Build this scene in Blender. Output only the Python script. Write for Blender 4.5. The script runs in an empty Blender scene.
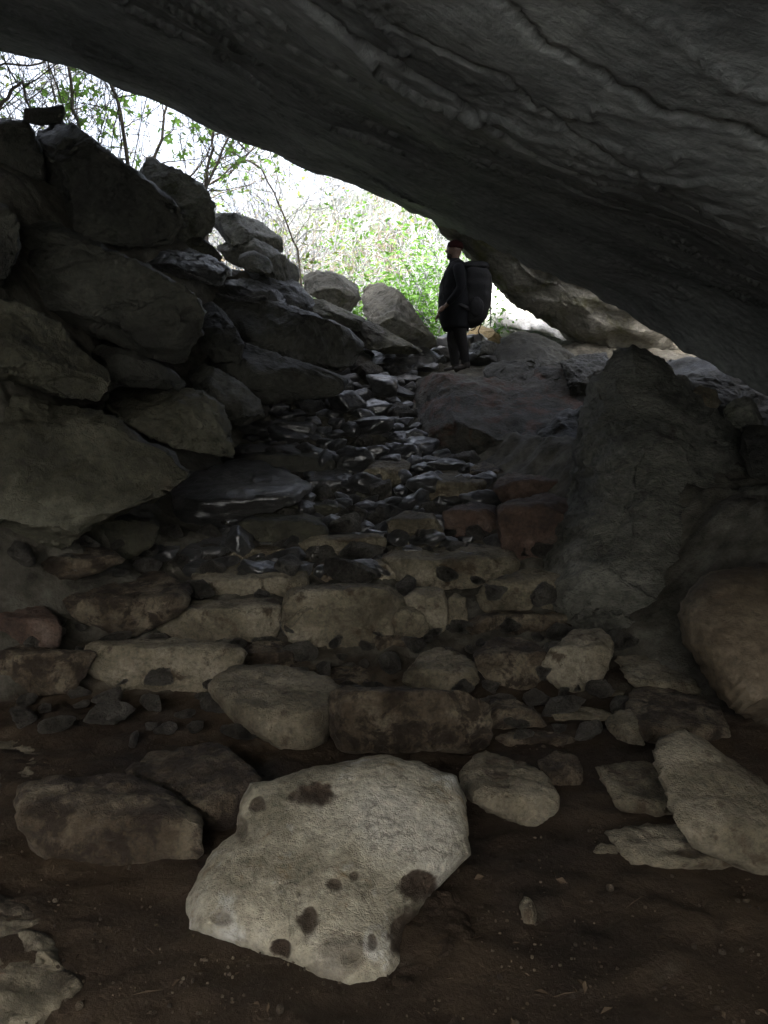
import bpy, bmesh, math, random
import numpy as np
from mathutils import Vector

# ------------------------------------------------------------------ camera, sky, sun, exposure
sc = bpy.context.scene
COL = sc.collection
R = math.radians
CAMZ, PITCH, FPX = 1.5, R(-4.0), 769.0
cam = bpy.data.objects.new('camera', bpy.data.cameras.new('camera'))
COL.objects.link(cam)
cam.location = (0, 0, CAMZ)
cam.rotation_euler = (R(90) + PITCH, 0, 0)
cam.data.sensor_fit = 'VERTICAL'
cam.data.sensor_height = 36.0
cam.data.lens = 36.0 * FPX / 1024.0
cam.data.clip_start = 0.05
cam.data.clip_end = 600
sc.camera = cam

SUN_EL, SUN_AZ = R(48), R(205)      # azimuth: compass-like, 0 = +Y, clockwise
w = bpy.data.worlds.new('World'); sc.world = w; w.use_nodes = True
nt = w.node_tree
bg = nt.nodes['Background']
sky = nt.nodes.new('ShaderNodeTexSky')
sky.sky_type = 'NISHITA'; sky.sun_disc = False
sky.sun_elevation = SUN_EL; sky.sun_rotation = SUN_AZ
sky.air_density = 0.8; sky.dust_density = 9.0
hs = nt.nodes.new('ShaderNodeHueSaturation'); hs.inputs['Saturation'].default_value = 0.5; hs.inputs['Value'].default_value = 1.15   # thin high cloud
nt.links.new(sky.outputs[0], hs.inputs['Color']); nt.links.new(hs.outputs[0], bg.inputs[0]); bg.inputs[1].default_value = 0.15
sun = bpy.data.objects.new('sun', bpy.data.lights.new('sun', 'SUN'))
COL.objects.link(sun)
sun.data.energy = 2.9; sun.data.angle = R(0.5); sun.data.color = (1.0, 0.96, 0.90)
sd = Vector((math.sin(SUN_AZ) * math.cos(SUN_EL), math.cos(SUN_AZ) * math.cos(SUN_EL), math.sin(SUN_EL)))
sun.rotation_euler = (-sd).to_track_quat('-Z', 'Y').to_euler()
sc.view_settings.view_transform = 'Standard'
sc.view_settings.look = 'None'
sc.view_settings.gamma = 1
sc.view_settings.use_curve_mapping = False
sc.view_settings.exposure = 2.65
sc.cycles.max_bounces = 8
sc.cycles.diffuse_bounces = 6
sc.cycles.glossy_bounces = 2
sc.cycles.sample_clamp_indirect = 6
sc.cycles.use_denoising = True
sc.cycles.caustics_reflective = False
sc.cycles.caustics_refractive = False

# ------------------------------------------------------------------ small maths kit
rng = np.random.default_rng(11)
random.seed(5)
CP, SP = math.cos(PITCH), math.sin(PITCH)

def unp(px, py, Y):
    """the world point that lies at depth Y (along world +Y) behind a pixel of the photograph"""
    px = np.asarray(px, float); py = np.asarray(py, float); Y = np.asarray(Y, float)
    x = (px - 384) / FPX; u = (512 - py) / FPX
    dy = CP - u * SP; dz = SP + u * CP
    t = Y / dy
    return np.stack([x * t, Y + 0 * x, CAMZ + dz * t], -1)

_perm = rng.permutation(4096)
_grad = rng.normal(size=(4096, 3)); _grad /= np.linalg.norm(_grad, axis=1)[:, None]
def pn(P, seed=0):
    P = np.asarray(P, float); i = np.floor(P).astype(np.int64); f = P - i
    u = f * f * f * (f * (f * 6 - 15) + 10)
    out = 0
    for dx in (0, 1):
        for dy in (0, 1):
            for dz in (0, 1):
                h = _perm[(i[..., 0] + dx + seed * 57) & 4095]
                h = _perm[(h + i[..., 1] + dy) & 4095]
                h = _perm[(h + i[..., 2] + dz) & 4095]
                g = _grad[h]
                d = f - np.array([dx, dy, dz])
                wt = (u[..., 0] if dx else 1 - u[..., 0]) * (u[..., 1] if dy else 1 - u[..., 1]) * (u[..., 2] if dz else 1 - u[..., 2])
                out = out + wt * (g * d).sum(-1)
    return out * 1.6
def fbm(P, oct=4, seed=0, gain=0.5, ridged=False):
    a, s, o = 1.0, 0, 0
    P = np.asarray(P, float)
    for k in range(oct):
        n = pn(P * 2 ** k, seed + k)
        s = s + a * ((0.5 - np.abs(n)) if ridged else n); a *= gain
    return s

# ------------------------------------------------------------------ object helpers
def tag(o, label=None, cat=None, group=None, kind=None):
    if label: o['label'] = label
    if cat: o['category'] = cat
    if group: o['group'] = group
    if kind: o['kind'] = kind
    return o
def mesh(name, V, F, mat=None, smooth=True):
    me = bpy.data.meshes.new(name)
    if isinstance(F, np.ndarray): F = F.tolist()
    me.from_pydata(np.asarray(V).tolist(), [], F); me.update()
    if smooth: me.polygons.foreach_set('use_smooth', [True] * len(me.polygons))
    if mat: me.materials.append(mat)
    return me
def obj(name, me, parent=None, loc=(0, 0, 0)):
    o = bpy.data.objects.new(name, me); COL.objects.link(o); o.location = loc
    if parent: o.parent = parent
    return o
def vattr(me, name, vals):
    a = me.attributes.new(name, 'FLOAT', 'POINT'); a.data.foreach_set('value', np.asarray(vals, np.float32))

# ------------------------------------------------------------------ materials
def N(nt, t, **k):
    n = nt.nodes.new(t)
    for a, b in k.items(): setattr(n, a, b)
    return n
def ramp(nt, stops):
    r = N(nt, 'ShaderNodeValToRGB'); el = r.color_ramp.elements
    el[0].position, el[0].color = stops[0][0], (*stops[0][1], 1)
    el[1].position, el[1].color = stops[-1][0], (*stops[-1][1], 1)
    for p, c in stops[1:-1]:
        e = el.new(p); e.color = (*c, 1)
    return r
def rock_mat(name, c0, c1, c2, scale=1.0, rough=(0.5, 0.8), bump=0.5, strata=(1, 1, 1), moss=None, dirt=None, fine=1.0, rot=(0, 0, 0), crack=0.5, pit=None, dist=0.03, spec=0.4, coat=0.0, bed=False):
    m = bpy.data.materials.new(name); m.use_nodes = True; t = m.node_tree; L = t.links.new
    b = t.nodes['Principled BSDF']
    tc = N(t, 'ShaderNodeTexCoord'); inf = N(t, 'ShaderNodeObjectInfo')
    off = N(t, 'ShaderNodeVectorMath', operation='SCALE'); off.inputs[0].default_value = (37, 91, 53)
    L(inf.outputs['Random'], off.inputs['Scale'])
    ad = N(t, 'ShaderNodeVectorMath', operation='ADD'); L(tc.outputs['Object'], ad.inputs[0]); L(off.outputs[0], ad.inputs[1])
    mp = N(t, 'ShaderNodeMapping'); mp.inputs['Scale'].default_value = strata; mp.inputs['Rotation'].default_value = rot
    L(ad.outputs[0], mp.inputs['Vector'])
    if bed:
        ba = N(t, 'ShaderNodeAttribute', attribute_name='bed'); L(ba.outputs['Vector'], mp.inputs['Vector'])
    def noise(sc_, det=8, rg=0.6, dist_=0.0, src=mp):
        n = N(t, 'ShaderNodeTexNoise'); n.inputs['Scale'].default_value = sc_ * scale; n.inputs['Detail'].default_value = det
        n.inputs['Roughness'].default_value = rg; n.inputs['Distortion'].default_value = dist_
        L(src.outputs[0], n.inputs['Vector']); return n
    n1 = noise(1.6, 9, 0.62, 0.3)
    r1 = ramp(t, [(0.36, tuple(x * .8 for x in c0)), (0.5, c1), (0.64, c2)]); L(n1.outputs['Fac'], r1.inputs[0])
    n2 = noise(22, 6, 0.7)
    mul = N(t, 'ShaderNodeMix', data_type='RGBA', blend_type='MULTIPLY'); mul.inputs['Factor'].default_value = 0.75
    r2 = ramp(t, [(0.3, (0.35, 0.35, 0.35)), (0.5, (0.9, 0.9, 0.9)), (0.7, (1.35, 1.32, 1.28))]); L(n2.outputs['Fac'], r2.inputs[0])
    L(r1.outputs[0], mul.inputs['A']); L(r2.outputs[0], mul.inputs['B'])
    col = mul.outputs['Result']
    def over(fac, c, col):
        x = N(t, 'ShaderNodeMix', data_type='RGBA'); L(fac, x.inputs['Factor']); L(col, x.inputs['A']); x.inputs['B'].default_value = (*c, 1)
        return x.outputs['Result']
    if moss:
        n3 = noise(2.3, 8, 0.7, 0.5, ad); r3 = ramp(t, [(moss[1], (0, 0, 0)), (moss[1] + 0.14, (0.85, 0.85, 0.85))]); L(n3.outputs['Fac'], r3.inputs[0])
        col = over(r3.outputs[0], moss[0], col)
    if crack:
        nk = noise(1.9, 7, 0.62, 0.8, ad); rk_ = ramp(t, [(0.485, (0, 0, 0)), (0.5, (crack * 1.3,) * 3), (0.515, (0, 0, 0))]); L(nk.outputs['Fac'], rk_.inputs[0])
        nq = noise(0.9, 3, 0.5, 0, ad); rq = ramp(t, [(0.5, (0, 0, 0)), (0.6, (1, 1, 1))]); L(nq.outputs['Fac'], rq.inputs[0])
        mk = N(t, 'ShaderNodeMath', operation='MULTIPLY'); L(rk_.outputs[0], mk.inputs[0]); L(rq.outputs[0], mk.inputs[1])
        col = over(mk.outputs[0], tuple(x * .3 for x in c0), col)
    if dirt:
        n4 = noise(3.7, 10, 0.68, 0.4, ad); r4 = ramp(t, [(dirt[1], (0, 0, 0)), (dirt[1] + 0.09, (0.9, 0.9, 0.9))]); L(n4.outputs['Fac'], r4.inputs[0])
        col = over(r4.outputs[0], dirt[0], col)
    if pit:
        at = N(t, 'ShaderNodeAttribute', attribute_name='pit')
        col = over(at.outputs['Fac'], pit, col)
    L(col, b.inputs['Base Color'])
    n5 = noise(6, 5, 0.6, 0, ad)
    mr = N(t, 'ShaderNodeMapRange'); mr.inputs['From Min'].default_value = 0.3; mr.inputs['From Max'].default_value = 0.7
    mr.inputs['To Min'].default_value, mr.inputs['To Max'].default_value = rough; L(n5.outputs['Fac'], mr.inputs['Value'])
    L(mr.outputs[0], b.inputs['Roughness']); b.inputs['Specular IOR Level'].default_value = spec
    b.inputs['Coat Weight'].default_value = coat; b.inputs['Coat Roughness'].default_value = 0.33; b.inputs['Coat IOR'].default_value = 1.75
    # relief: broad lumps + fine grain + cracks
    n6 = noise(5, 12, 0.66, 0.25)
    n7 = noise(48 * fine, 4, 0.7)
    vo = N(t, 'ShaderNodeTexVoronoi', feature='DISTANCE_TO_EDGE'); vo.inputs['Scale'].default_value = 1.7 * scale
    wv = noise(2.0, 6, 0.7)
    wm = N(t, 'ShaderNodeVectorMath', operation='MULTIPLY_ADD'); L(wv.outputs['Color'], wm.inputs[0]); wm.inputs[1].default_value = (0.9, 0.9, 0.9); L(mp.outputs[0], wm.inputs[2])
    L(wm.outputs[0], vo.inputs['Vector'])
    cr = ramp(t, [(0.0, (0, 0, 0)), (0.035, (1, 1, 1))]); L(vo.outputs['Distance'], cr.inputs[0])
    a1 = N(t, 'ShaderNodeMath', operation='MULTIPLY_ADD'); L(n7.outputs['Fac'], a1.inputs[0]); a1.inputs[1].default_value = 0.16; L(n6.outputs['Fac'], a1.inputs[2])
    a2 = N(t, 'ShaderNodeMath', operation='MULTIPLY_ADD'); L(cr.outputs[0], a2.inputs[0]); a2.inputs[1].default_value = 0.25 * crack; L(a1.outputs[0], a2.inputs[2])
    bp = N(t, 'ShaderNodeBump'); bp.inputs['Strength'].default_value = bump; bp.inputs['Distance'].default_value = dist * 4
    n8 = noise(14, 10, 0.75, 0.6)
    a3 = N(t, 'ShaderNodeMath', operation='MULTIPLY_ADD'); L(n8.outputs['Fac'], a3.inputs[0]); a3.inputs[1].default_value = 0.45; L(a2.outputs[0], a3.inputs[2]); a2 = a3
    L(a2.outputs[0], bp.inputs['Height']); L(bp.outputs[0], b.inputs['Normal'])
    return m
def plain(name, c, rough=0.8, spec=0.3, bump=0.0, bscale=60, trans=0.0, vary=0.0):
    m = bpy.data.materials.new(name); m.use_nodes = True; t = m.node_tree; L = t.links.new
    b = t.nodes['Principled BSDF']; b.inputs['Roughness'].default_value = rough; b.inputs['Specular IOR Level'].default_value = spec
    n = N(t, 'ShaderNodeTexNoise'); n.inputs['Scale'].default_value = bscale; n.inputs['Detail'].default_value = 5
    tc = N(t, 'ShaderNodeTexCoord'); L(tc.outputs['Object'], n.inputs['Vector'])
    v = 0.25 + vary
    r = ramp(t, [(0.3, tuple(x * (1 - v) for x in c)), (0.7, tuple(min(1, x * (1 + v)) for x in c))])
    L(n.outputs['Fac'], r.inputs[0]); L(r.outputs[0], b.inputs['Base Color'])
    if bump:
        bp = N(t, 'ShaderNodeBump'); bp.inputs['Strength'].default_value = bump; bp.inputs['Distance'].default_value = 0.01
        L(n.outputs['Fac'], bp.inputs['Height']); L(bp.outputs[0], b.inputs['Normal'])
    if trans:
        ts = N(t, 'ShaderNodeBsdfTranslucent'); L(r.outputs[0], ts.inputs['Color'])
        mx = N(t, 'ShaderNodeMixShader'); mx.inputs[0].default_value = trans
        L(b.outputs[0], mx.inputs[1]); L(ts.outputs[0], mx.inputs[2]); L(mx.outputs[0], t.nodes['Material Output'].inputs[0])
    return m

MUD = (0.022, 0.015, 0.010)
M = {}
M['roof'] = rock_mat('grey_cave_limestone', (0.155, 0.163, 0.165), (0.22, 0.228, 0.228), (0.29, 0.298, 0.29), 0.5, (0.5, 0.8), 0.4, (.7, 1.3, 1), crack=0.25, dist=0.05, bed=True, pit=(0.05, 0.05, 0.05), moss=((0.20, 0.205, 0.18), 0.62))
M['far'] = rock_mat('weathered_limestone', (0.15, 0.145, 0.125), (0.24, 0.23, 0.195), (0.34, 0.325, 0.28), 0.8, (0.7, 0.9), 0.6, (1, 3, 1), rot=(0, R(35), 0), moss=((0.10, 0.10, 0.03), 0.52))
M['pale'] = rock_mat('pale_pitted_limestone', (0.25, 0.225, 0.16), (0.36, 0.33, 0.25), (0.48, 0.455, 0.38), 1.7, (0.6, 0.85), 0.6, pit=(0.045, 0.030, 0.018), moss=((0.60, 0.60, 0.57), 0.56), dirt=((0.21, 0.155, 0.085), 0.58), crack=0.5)
M['stone'] = rock_mat('brown_grey_stone', (0.11, 0.092, 0.060), (0.195, 0.168, 0.115), (0.30, 0.265, 0.195), 1.5, (0.5, 0.8), 0.7, dirt=((0.055, 0.036, 0.020), 0.55))
M['flat'] = rock_mat('trodden_pale_rock', (0.12, 0.105, 0.072), (0.19, 0.165, 0.115), (0.25, 0.225, 0.165), 1.5, (0.5, 0.8), 0.4, dirt=((0.03, 0.022, 0.014), 0.50), crack=0.2)
M['dirty'] = rock_mat('muddy_stone', (0.06, 0.041, 0.024), (0.125, 0.097, 0.064), (0.24, 0.20, 0.14), 2.0, (0.5, 0.8), 0.8, dirt=((0.03, 0.02, 0.013), 0.47))
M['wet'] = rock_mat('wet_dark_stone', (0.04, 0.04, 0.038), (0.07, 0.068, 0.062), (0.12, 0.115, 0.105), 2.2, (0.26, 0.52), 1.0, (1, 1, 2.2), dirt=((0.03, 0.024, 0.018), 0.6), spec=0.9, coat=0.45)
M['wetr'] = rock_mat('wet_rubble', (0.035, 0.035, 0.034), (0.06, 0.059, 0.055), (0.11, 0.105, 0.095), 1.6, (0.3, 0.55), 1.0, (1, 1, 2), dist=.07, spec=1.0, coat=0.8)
M['stoner'] = rock_mat('dull_rubble', (0.06, 0.055, 0.045), (0.11, 0.10, 0.082), (0.19, 0.175, 0.15), .5, (0.4, 0.7), 1.0, dist=.1)
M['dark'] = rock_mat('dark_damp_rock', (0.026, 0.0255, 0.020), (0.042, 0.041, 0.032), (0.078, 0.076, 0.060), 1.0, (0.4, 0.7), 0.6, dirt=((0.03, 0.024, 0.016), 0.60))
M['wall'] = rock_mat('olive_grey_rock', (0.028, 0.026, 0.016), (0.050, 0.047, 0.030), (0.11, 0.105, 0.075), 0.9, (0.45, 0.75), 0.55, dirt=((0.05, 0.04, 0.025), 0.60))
M['mossy'] = rock_mat('mossy_grey_rock', (0.07, 0.07, 0.055), (0.12, 0.118, 0.095), (0.20, 0.195, 0.165), 1.2, (0.5, 0.8), 0.6, moss=((0.035, 0.042, 0.012), 0.54))
M['red'] = rock_mat('reddish_stone', (0.042, 0.028, 0.021), (0.085, 0.053, 0.038), (0.14, 0.105, 0.082), 1.8, (0.5, 0.8), 0.6, dirt=((0.04, 0.025, 0.018), 0.60))
M['rusty'] = rock_mat('rust_flanked_rock', (0.033, 0.032, 0.027), (0.058, 0.053, 0.043), (0.085, 0.078, 0.062), 1.0, (0.5, 0.8), 0.8, dirt=((0.075, 0.036, 0.022), 0.50))
M['striated'] = rock_mat('striated_slope_rock', (0.085, 0.084, 0.068), (0.15, 0.147, 0.12), (0.25, 0.245, 0.205), 1.0, (0.5, 0.8), 0.9, (1, 1, 1.5), rot=(0, R(32), 0), dirt=((0.045, 0.038, 0.026), 0.60))
M['clay'] = rock_mat('clay_stained_boulder', (0.10, 0.074, 0.046), (0.15, 0.117, 0.078), (0.21, 0.175, 0.128), 0.9, (0.6, 0.85), 0.35, dirt=((0.09, 0.055, 0.032), 0.60), crack=0.2)
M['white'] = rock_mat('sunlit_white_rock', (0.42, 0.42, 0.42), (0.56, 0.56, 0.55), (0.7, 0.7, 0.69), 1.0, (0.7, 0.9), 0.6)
M['ochre'] = rock_mat('ochre_rock', (0.30, 0.22, 0.10), (0.42, 0.32, 0.16), (0.55, 0.43, 0.25), 1.0, (0.7, 0.9), 0.6)
M['bark'] = plain('grey_bark', (0.16, 0.135, 0.11), 0.85, 0.2)
M['palebark'] = plain('pale_dry_bark', (0.22, 0.23, 0.245), 0.85, 0.2)
M['leaf'] = plain('fresh_green_leaf', (0.09, 0.20, 0.03), 0.5, 0.3, bscale=9, trans=0.55, vary=0.15)
M['vine'] = plain('backlit_lobed_leaf', (0.20, 0.36, 0.07), 0.5, 0.3, bscale=9, trans=0.7, vary=0.1)
M['leafy'] = plain('yellow_green_leaf', (0.15, 0.19, 0.045), 0.5, 0.3, bscale=9, trans=0.5, vary=0.15)
M['leafg'] = plain('olive_green_leaf', (0.14, 0.21, 0.07), 0.5, 0.3, bscale=9, trans=0.5, vary=0.15)
M['dryleaf'] = plain('dry_tan_leaf', (0.42, 0.32, 0.19), 0.7, 0.2, bscale=9, trans=0.4, vary=0.15)
M['skin'] = plain('skin', (0.13, 0.078, 0.056), 0.5, 0.4)
M['jacket'] = plain('black_jacket_cloth', (0.008, 0.0085, 0.010), 0.85, 0.12, 0.4)
M['trousers'] = plain('dark_trouser_cloth', (0.014, 0.013, 0.013), 0.85, 0.2, 0.4)
M['cap'] = plain('maroon_knit', (0.03, 0.008, 0.007), 0.9, 0.2, 0.4)
M['pack'] = plain('black_pack_fabric', (0.010, 0.010, 0.011), 0.7, 0.25, 0.3)
M['boot'] = plain('brown_boot_leather', (0.018, 0.014, 0.011), 0.7, 0.3)
M['beard'] = plain('dark_beard_hair', (0.03, 0.022, 0.018), 0.9, 0.2)

# ground: brown mud inside, soil outside, added pale ground behind the camera for bounce
def ground_mat():
    m = bpy.data.materials.new('cave_mud'); m.use_nodes = True; t = m.node_tree; L = t.links.new
    b = t.nodes['Principled BSDF']; tc = N(t, 'ShaderNodeTexCoord')
    def noise(s, d=8, r=0.6):
        n = N(t, 'ShaderNodeTexNoise'); n.inputs['Scale'].default_value = s; n.inputs['Detail'].default_value = d; n.inputs['Roughness'].default_value = r
        L(tc.outputs['Object'], n.inputs['Vector']); return n
    n1 = noise(1.3, 8, 0.65)
    r1 = ramp(t, [(0.3, (0.014, 0.0085, 0.0045)), (0.5, (0.036, 0.023, 0.012)), (0.7, (0.080, 0.054, 0.030))]); L(n1.outputs['Fac'], r1.inputs[0])
    n2 = noise(26, 4, 0.7); r2 = ramp(t, [(0.66, (0, 0, 0)), (0.74, (0.5, 0.5, 0.5))]); L(n2.outputs['Fac'], r2.inputs[0])
    x = N(t, 'ShaderNodeMix', data_type='RGBA'); L(r2.outputs[0], x.inputs['Factor']); L(r1.outputs[0], x.inputs['A']); x.inputs['B'].default_value = (0.12, 0.095, 0.065, 1)
    ab = N(t, 'ShaderNodeAttribute', attribute_name='bank')
    nb = noise(4.5, 10, 0.7); rb = ramp(t, [(0.35, (0.03, 0.026, 0.018)), (0.52, (0.085, 0.078, 0.06)), (0.68, (0.16, 0.15, 0.12))]); L(nb.outputs['Fac'], rb.inputs[0])
    xb = N(t, 'ShaderNodeMix', data_type='RGBA'); L(ab.outputs['Fac'], xb.inputs['Factor']); L(x.outputs['Result'], xb.inputs['A']); L(rb.outputs[0], xb.inputs['B'])
    x = xb
    # soil outside the cave
    at = N(t, 'ShaderNodeAttribute', attribute_name='outdoor')
    n3 = noise(0.8, 8, 0.7); r3 = ramp(t, [(0.35, (0.025, 0.035, 0.022)), (0.55, (0.055, 0.065, 0.05)), (0.7, (0.11, 0.12, 0.11))]); L(n3.outputs['Fac'], r3.inputs[0])
    y = N(t, 'ShaderNodeMix', data_type='RGBA'); L(at.outputs['Fac'], y.inputs['Factor']); L(x.outputs['Result'], y.inputs['A']); L(r3.outputs[0], y.inputs['B'])
    ag = N(t, 'ShaderNodeAttribute', attribute_name='bounce_pale'); rbounce = ramp(t, [(0.35, (0.28, 0.30, 0.30)), (0.65, (0.42, 0.445, 0.45))]); L(n3.outputs['Fac'], rbounce.inputs[0])  # unseen ground behind the camera, made pale to bounce light onto the roof
    yg = N(t, 'ShaderNodeMix', data_type='RGBA'); L(ag.outputs['Fac'], yg.inputs['Factor']); L(y.outputs['Result'], yg.inputs['A']); L(rbounce.outputs[0], yg.inputs['B']); y = yg
    L(y.outputs['Result'], b.inputs['Base Color'])
    b.inputs['Roughness'].default_value = 0.72; b.inputs['Specular IOR Level'].default_value = 0.35
    n4 = noise(14, 12, 0.72)
    bp = N(t, 'ShaderNodeBump'); bp.inputs['Strength'].default_value = 0.7; bp.inputs['Distance'].default_value = 0.05
    L(n4.outputs['Fac'], bp.inputs['Height']); L(bp.outputs[0], b.inputs['Normal'])
    return m
M['ground'] = ground_mat()

# ------------------------------------------------------------------ terrain
def itp(y, tab):
    return np.interp(y, [a for a, _ in tab], [b for _, b in tab])
def smax(x, k=0.25):
    return 0.5 * (x + np.sqrt(x * x + k * k)) - 0.5 * k * 0
def gz0(Y):
    return itp(Y, [(-60, 0), (3.7, 0), (4.4, .04), (5.2, .2), (6.3, .66), (8.5, 1.52), (10.2, 2.5), (10.7, 2.70), (12.0, 3.13), (12.6, 3.1), (14, 2.5), (18, 2.6), (24, 6.0), (32, 11.5), (50, 18), (90, 22)])
def gz(X, Y):
    X = np.asarray(X, float); Y = np.asarray(Y, float)
    z0 = gz0(Y)
    # left bank
    xl = itp(Y, [(-9, -2.9), (3.8, -2.9), (4.6, -2.3), (5.5, -1.95), (8.5, -1.85), (9.5, -.95), (10.7, -.5), (13, -.4), (16, -2)])
    sl = itp(Y, [(-9, 1.2), (4, 1.0), (5.5, 1.9), (7, 1.7), (8.5, 1.8), (9.3, 2.6), (10.7, 1.3), (12, .6), (16, 0)])
    zc = 3.32 + .42 * np.clip(-X - .8, 0, 3.8) - np.clip(8.5 - Y, 0, 5) * .35 - np.clip(Y - 11.5, 0, 5) * .7
    left = np.minimum(smax(xl - X) * sl, np.maximum(zc - z0, 0))
    far = np.where(Y < 10.2, np.clip((-5.3 - X) * 2.5, 0, 7), 0)
    # right bank
    xr = itp(Y, [(-9, 2.6), (3, 2.4), (4, 2.0), (5, 1.45), (6.5, 1.25), (8.5, .95), (9.6, .8), (10.4, 1.7), (12, 2.2), (16, 6)])
    right = np.minimum(smax(X - xr) * .9, itp(Y, [(-9, 1.0), (5, 1.0), (7, .7), (8.5, .25), (9.5, .1), (11, .2), (16, 0)]))
    farr = np.where(Y < 10.5, np.clip((X - 5.3) * 2.0, 0, 5), 0)
    P = np.stack([X, Y, 0 * X], -1)
    rough = itp(Y, [(0, .02), (3.6, .03), (5, .07), (11, .07), (16, .3), (40, 1.0)])
    z = z0 + left + far + right + farr + rough * fbm(P * np.where(Y > 14, .35, 1.6)[..., None], 4, 3)
    z = z - itp(Y, [(0, 0), (4, 0), (5, .03), (10, .03), (11, 0)])
    z = z - np.where(Y > 16, np.clip((-2 - X) * .12 * (Y - 16) / 8, 0, 5), 0)
    return z
def gY(px, py):
    """depth at which the pixel's ray meets the ground profile"""
    Ys = np.linspace(1.6, 12.3, 900)
    P = unp(np.full_like(Ys, px), np.full_like(Ys, py), Ys)
    g = gz(P[:, 0], Ys)
    k = np.argmax(P[:, 2] < g)
    return Ys[k] if (P[:, 2] < g).any() else 11.0

xs = np.concatenate([np.linspace(-90, -14, 20)[:-1], np.linspace(-14, -4, 40)[:-1], np.linspace(-4, 4.5, 210), np.linspace(4.5, 14, 40)[1:], np.linspace(14, 90, 20)[1:]])
ys = np.concatenate([np.linspace(-90, -8, 16)[:-1], np.linspace(-8, 1.4, 30)[:-1], np.linspace(1.4, 12.4, 300), np.linspace(12.4, 40, 90)[1:], np.linspace(40, 160, 30)[1:]])
GX, GY = np.meshgrid(xs, ys)
GZ = gz(GX, GY)
near = (GY < 13)
P3 = np.stack([GX, GY, 0 * GX], -1)
GZ += np.where(near, .018 * fbm(P3 * 9, 4, 17) + .02 * fbm(P3 * 3.1, 3, 29), 0)
stony = np.clip((GY - 4.6) / .8, 0, 1) * np.clip((13 - GY), 0, 1)
GZ += stony * (.10 * fbm(P3 * np.array([1.8, 3.4, 1]), 4, 35, ridged=True) - .05)
nx, ny = len(xs), len(ys)
idx = np.arange(nx * ny).reshape(ny, nx)
F = np.stack([idx[:-1, :-1], idx[:-1, 1:], idx[1:, 1:], idx[1:, :-1]], -1).reshape(-1, 4)
me = mesh('ground', np.stack([GX, GY, GZ], -1).reshape(-1, 3), F, M['ground'])
vattr(me, 'outdoor', np.clip((GY - 11.9) / .8, 0, 1).reshape(-1))
vattr(me, 'bounce_pale', np.clip((-1.0 - GY) / .8, 0, 1).reshape(-1))
slope = np.hypot(np.gradient(GZ, ys, axis=0), np.gradient(GZ, xs, axis=1))
vattr(me, 'bank', np.clip(np.clip((slope - .35) * 2.2, 0, 1) + np.clip((GY - 4.6) / 1, 0, .9), 0, 1).reshape(-1))
tag(obj('ground', me), 'dark brown mud floor of the cave rising to the mouth', 'ground', kind='structure')

# ------------------------------------------------------------------ rock builders
_ico = {}
def ico(sub):
    if sub not in _ico:
        bm = bmesh.new(); bmesh.ops.create_icosphere(bm, subdivisions=sub, radius=1)
        bm.verts.ensure_lookup_table()
        _ico[sub] = (np.array([v.co[:] for v in bm.verts]), np.array([[v.index for v in f.verts] for f in bm.faces])); bm.free()
    return _ico[sub]
def hull_planes(P):
    bm = bmesh.new()
    for p in P: bm.verts.new(p)
    r = bmesh.ops.convex_hull(bm, input=bm.verts)
    pl = []
    for f in bm.faces:
        n = np.array(f.normal[:]); d = n @ np.array(f.verts[0].co[:])
        if f.calc_area() > 1e-9: pl.append((*n, d))
    bm.free(); return np.array(pl)
SEED = [100]
def rock_surface(P3, sub=4, p=16, amp=.035, cuts=7, freq=1.0, layer=0.0):
    """closed stone through a cloud of points: rounded intersection of the hull's planes, chipped and roughened"""
    SEED[0] += 7; sd_ = SEED[0]; rg = np.random.default_rng(sd_)
    c = (P3.max(0) + P3.min(0)) / 2 * .5 + P3.mean(0) * .5
    ext = np.maximum((P3.max(0) - P3.min(0)) / 2, 1e-3)
    Q = (P3 - c) / ext
    pl = hull_planes(Q.tolist())
    n = pl[:, :3]; d = pl[:, 3]
    sgn = np.sign(d); 
    keep = d > .02
    n, d = n[keep], d[keep]
    kn, kd = [], []
    for i in np.argsort(d):
        if all(n[i] @ b < .96 for b in kn): kn.append(n[i]); kd.append(d[i])
    n, d = np.array(kn), np.array(kd)
    if cuts:
        cn = rg.normal(size=(cuts, 3)); cn /= np.linalg.norm(cn, axis=1)[:, None]
        cd = (Q @ cn.T).max(0) * rg.uniform(.84, .95, cuts)
        n = np.vstack([n, cn]); d = np.concatenate([d, cd])
    D, Fc = ico(sub)
    q = np.clip(D @ n.T / d, 1e-4, None)
    r = (q ** p).sum(1) ** (-1 / p)
    V = D * r[:, None] * ext
    size = float(np.sqrt((ext ** 2).sum()))
    f = 1.6 / size * freq
    nv = V * f + sd_ * 1.7
    a = fbm(nv, 3, sd_ % 50) * .8 + fbm(nv * 3.1, 4, 5, ridged=True) * .5 + fbm(nv * 11, 3, 8) * .2
    if layer:
        h = V[:, 2] / size * 9 + fbm(nv, 2, 9) * 2
        a += layer * (np.abs((h % 1) - .5) * 2 - .5)
    nr = D / ext; nr /= np.linalg.norm(nr, axis=1)[:, None]
    V = V + nr * (a * amp * size)[:, None]
    return V + c, Fc
def vnorm(V, Fc):
    fn = np.cross(V[Fc[:, 1]] - V[Fc[:, 0]], V[Fc[:, 2]] - V[Fc[:, 0]])
    n = np.zeros_like(V)
    for j in range(3): np.add.at(n, Fc[:, j], fn)
    return n / (np.linalg.norm(n, axis=1)[:, None] + 1e-12)
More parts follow.
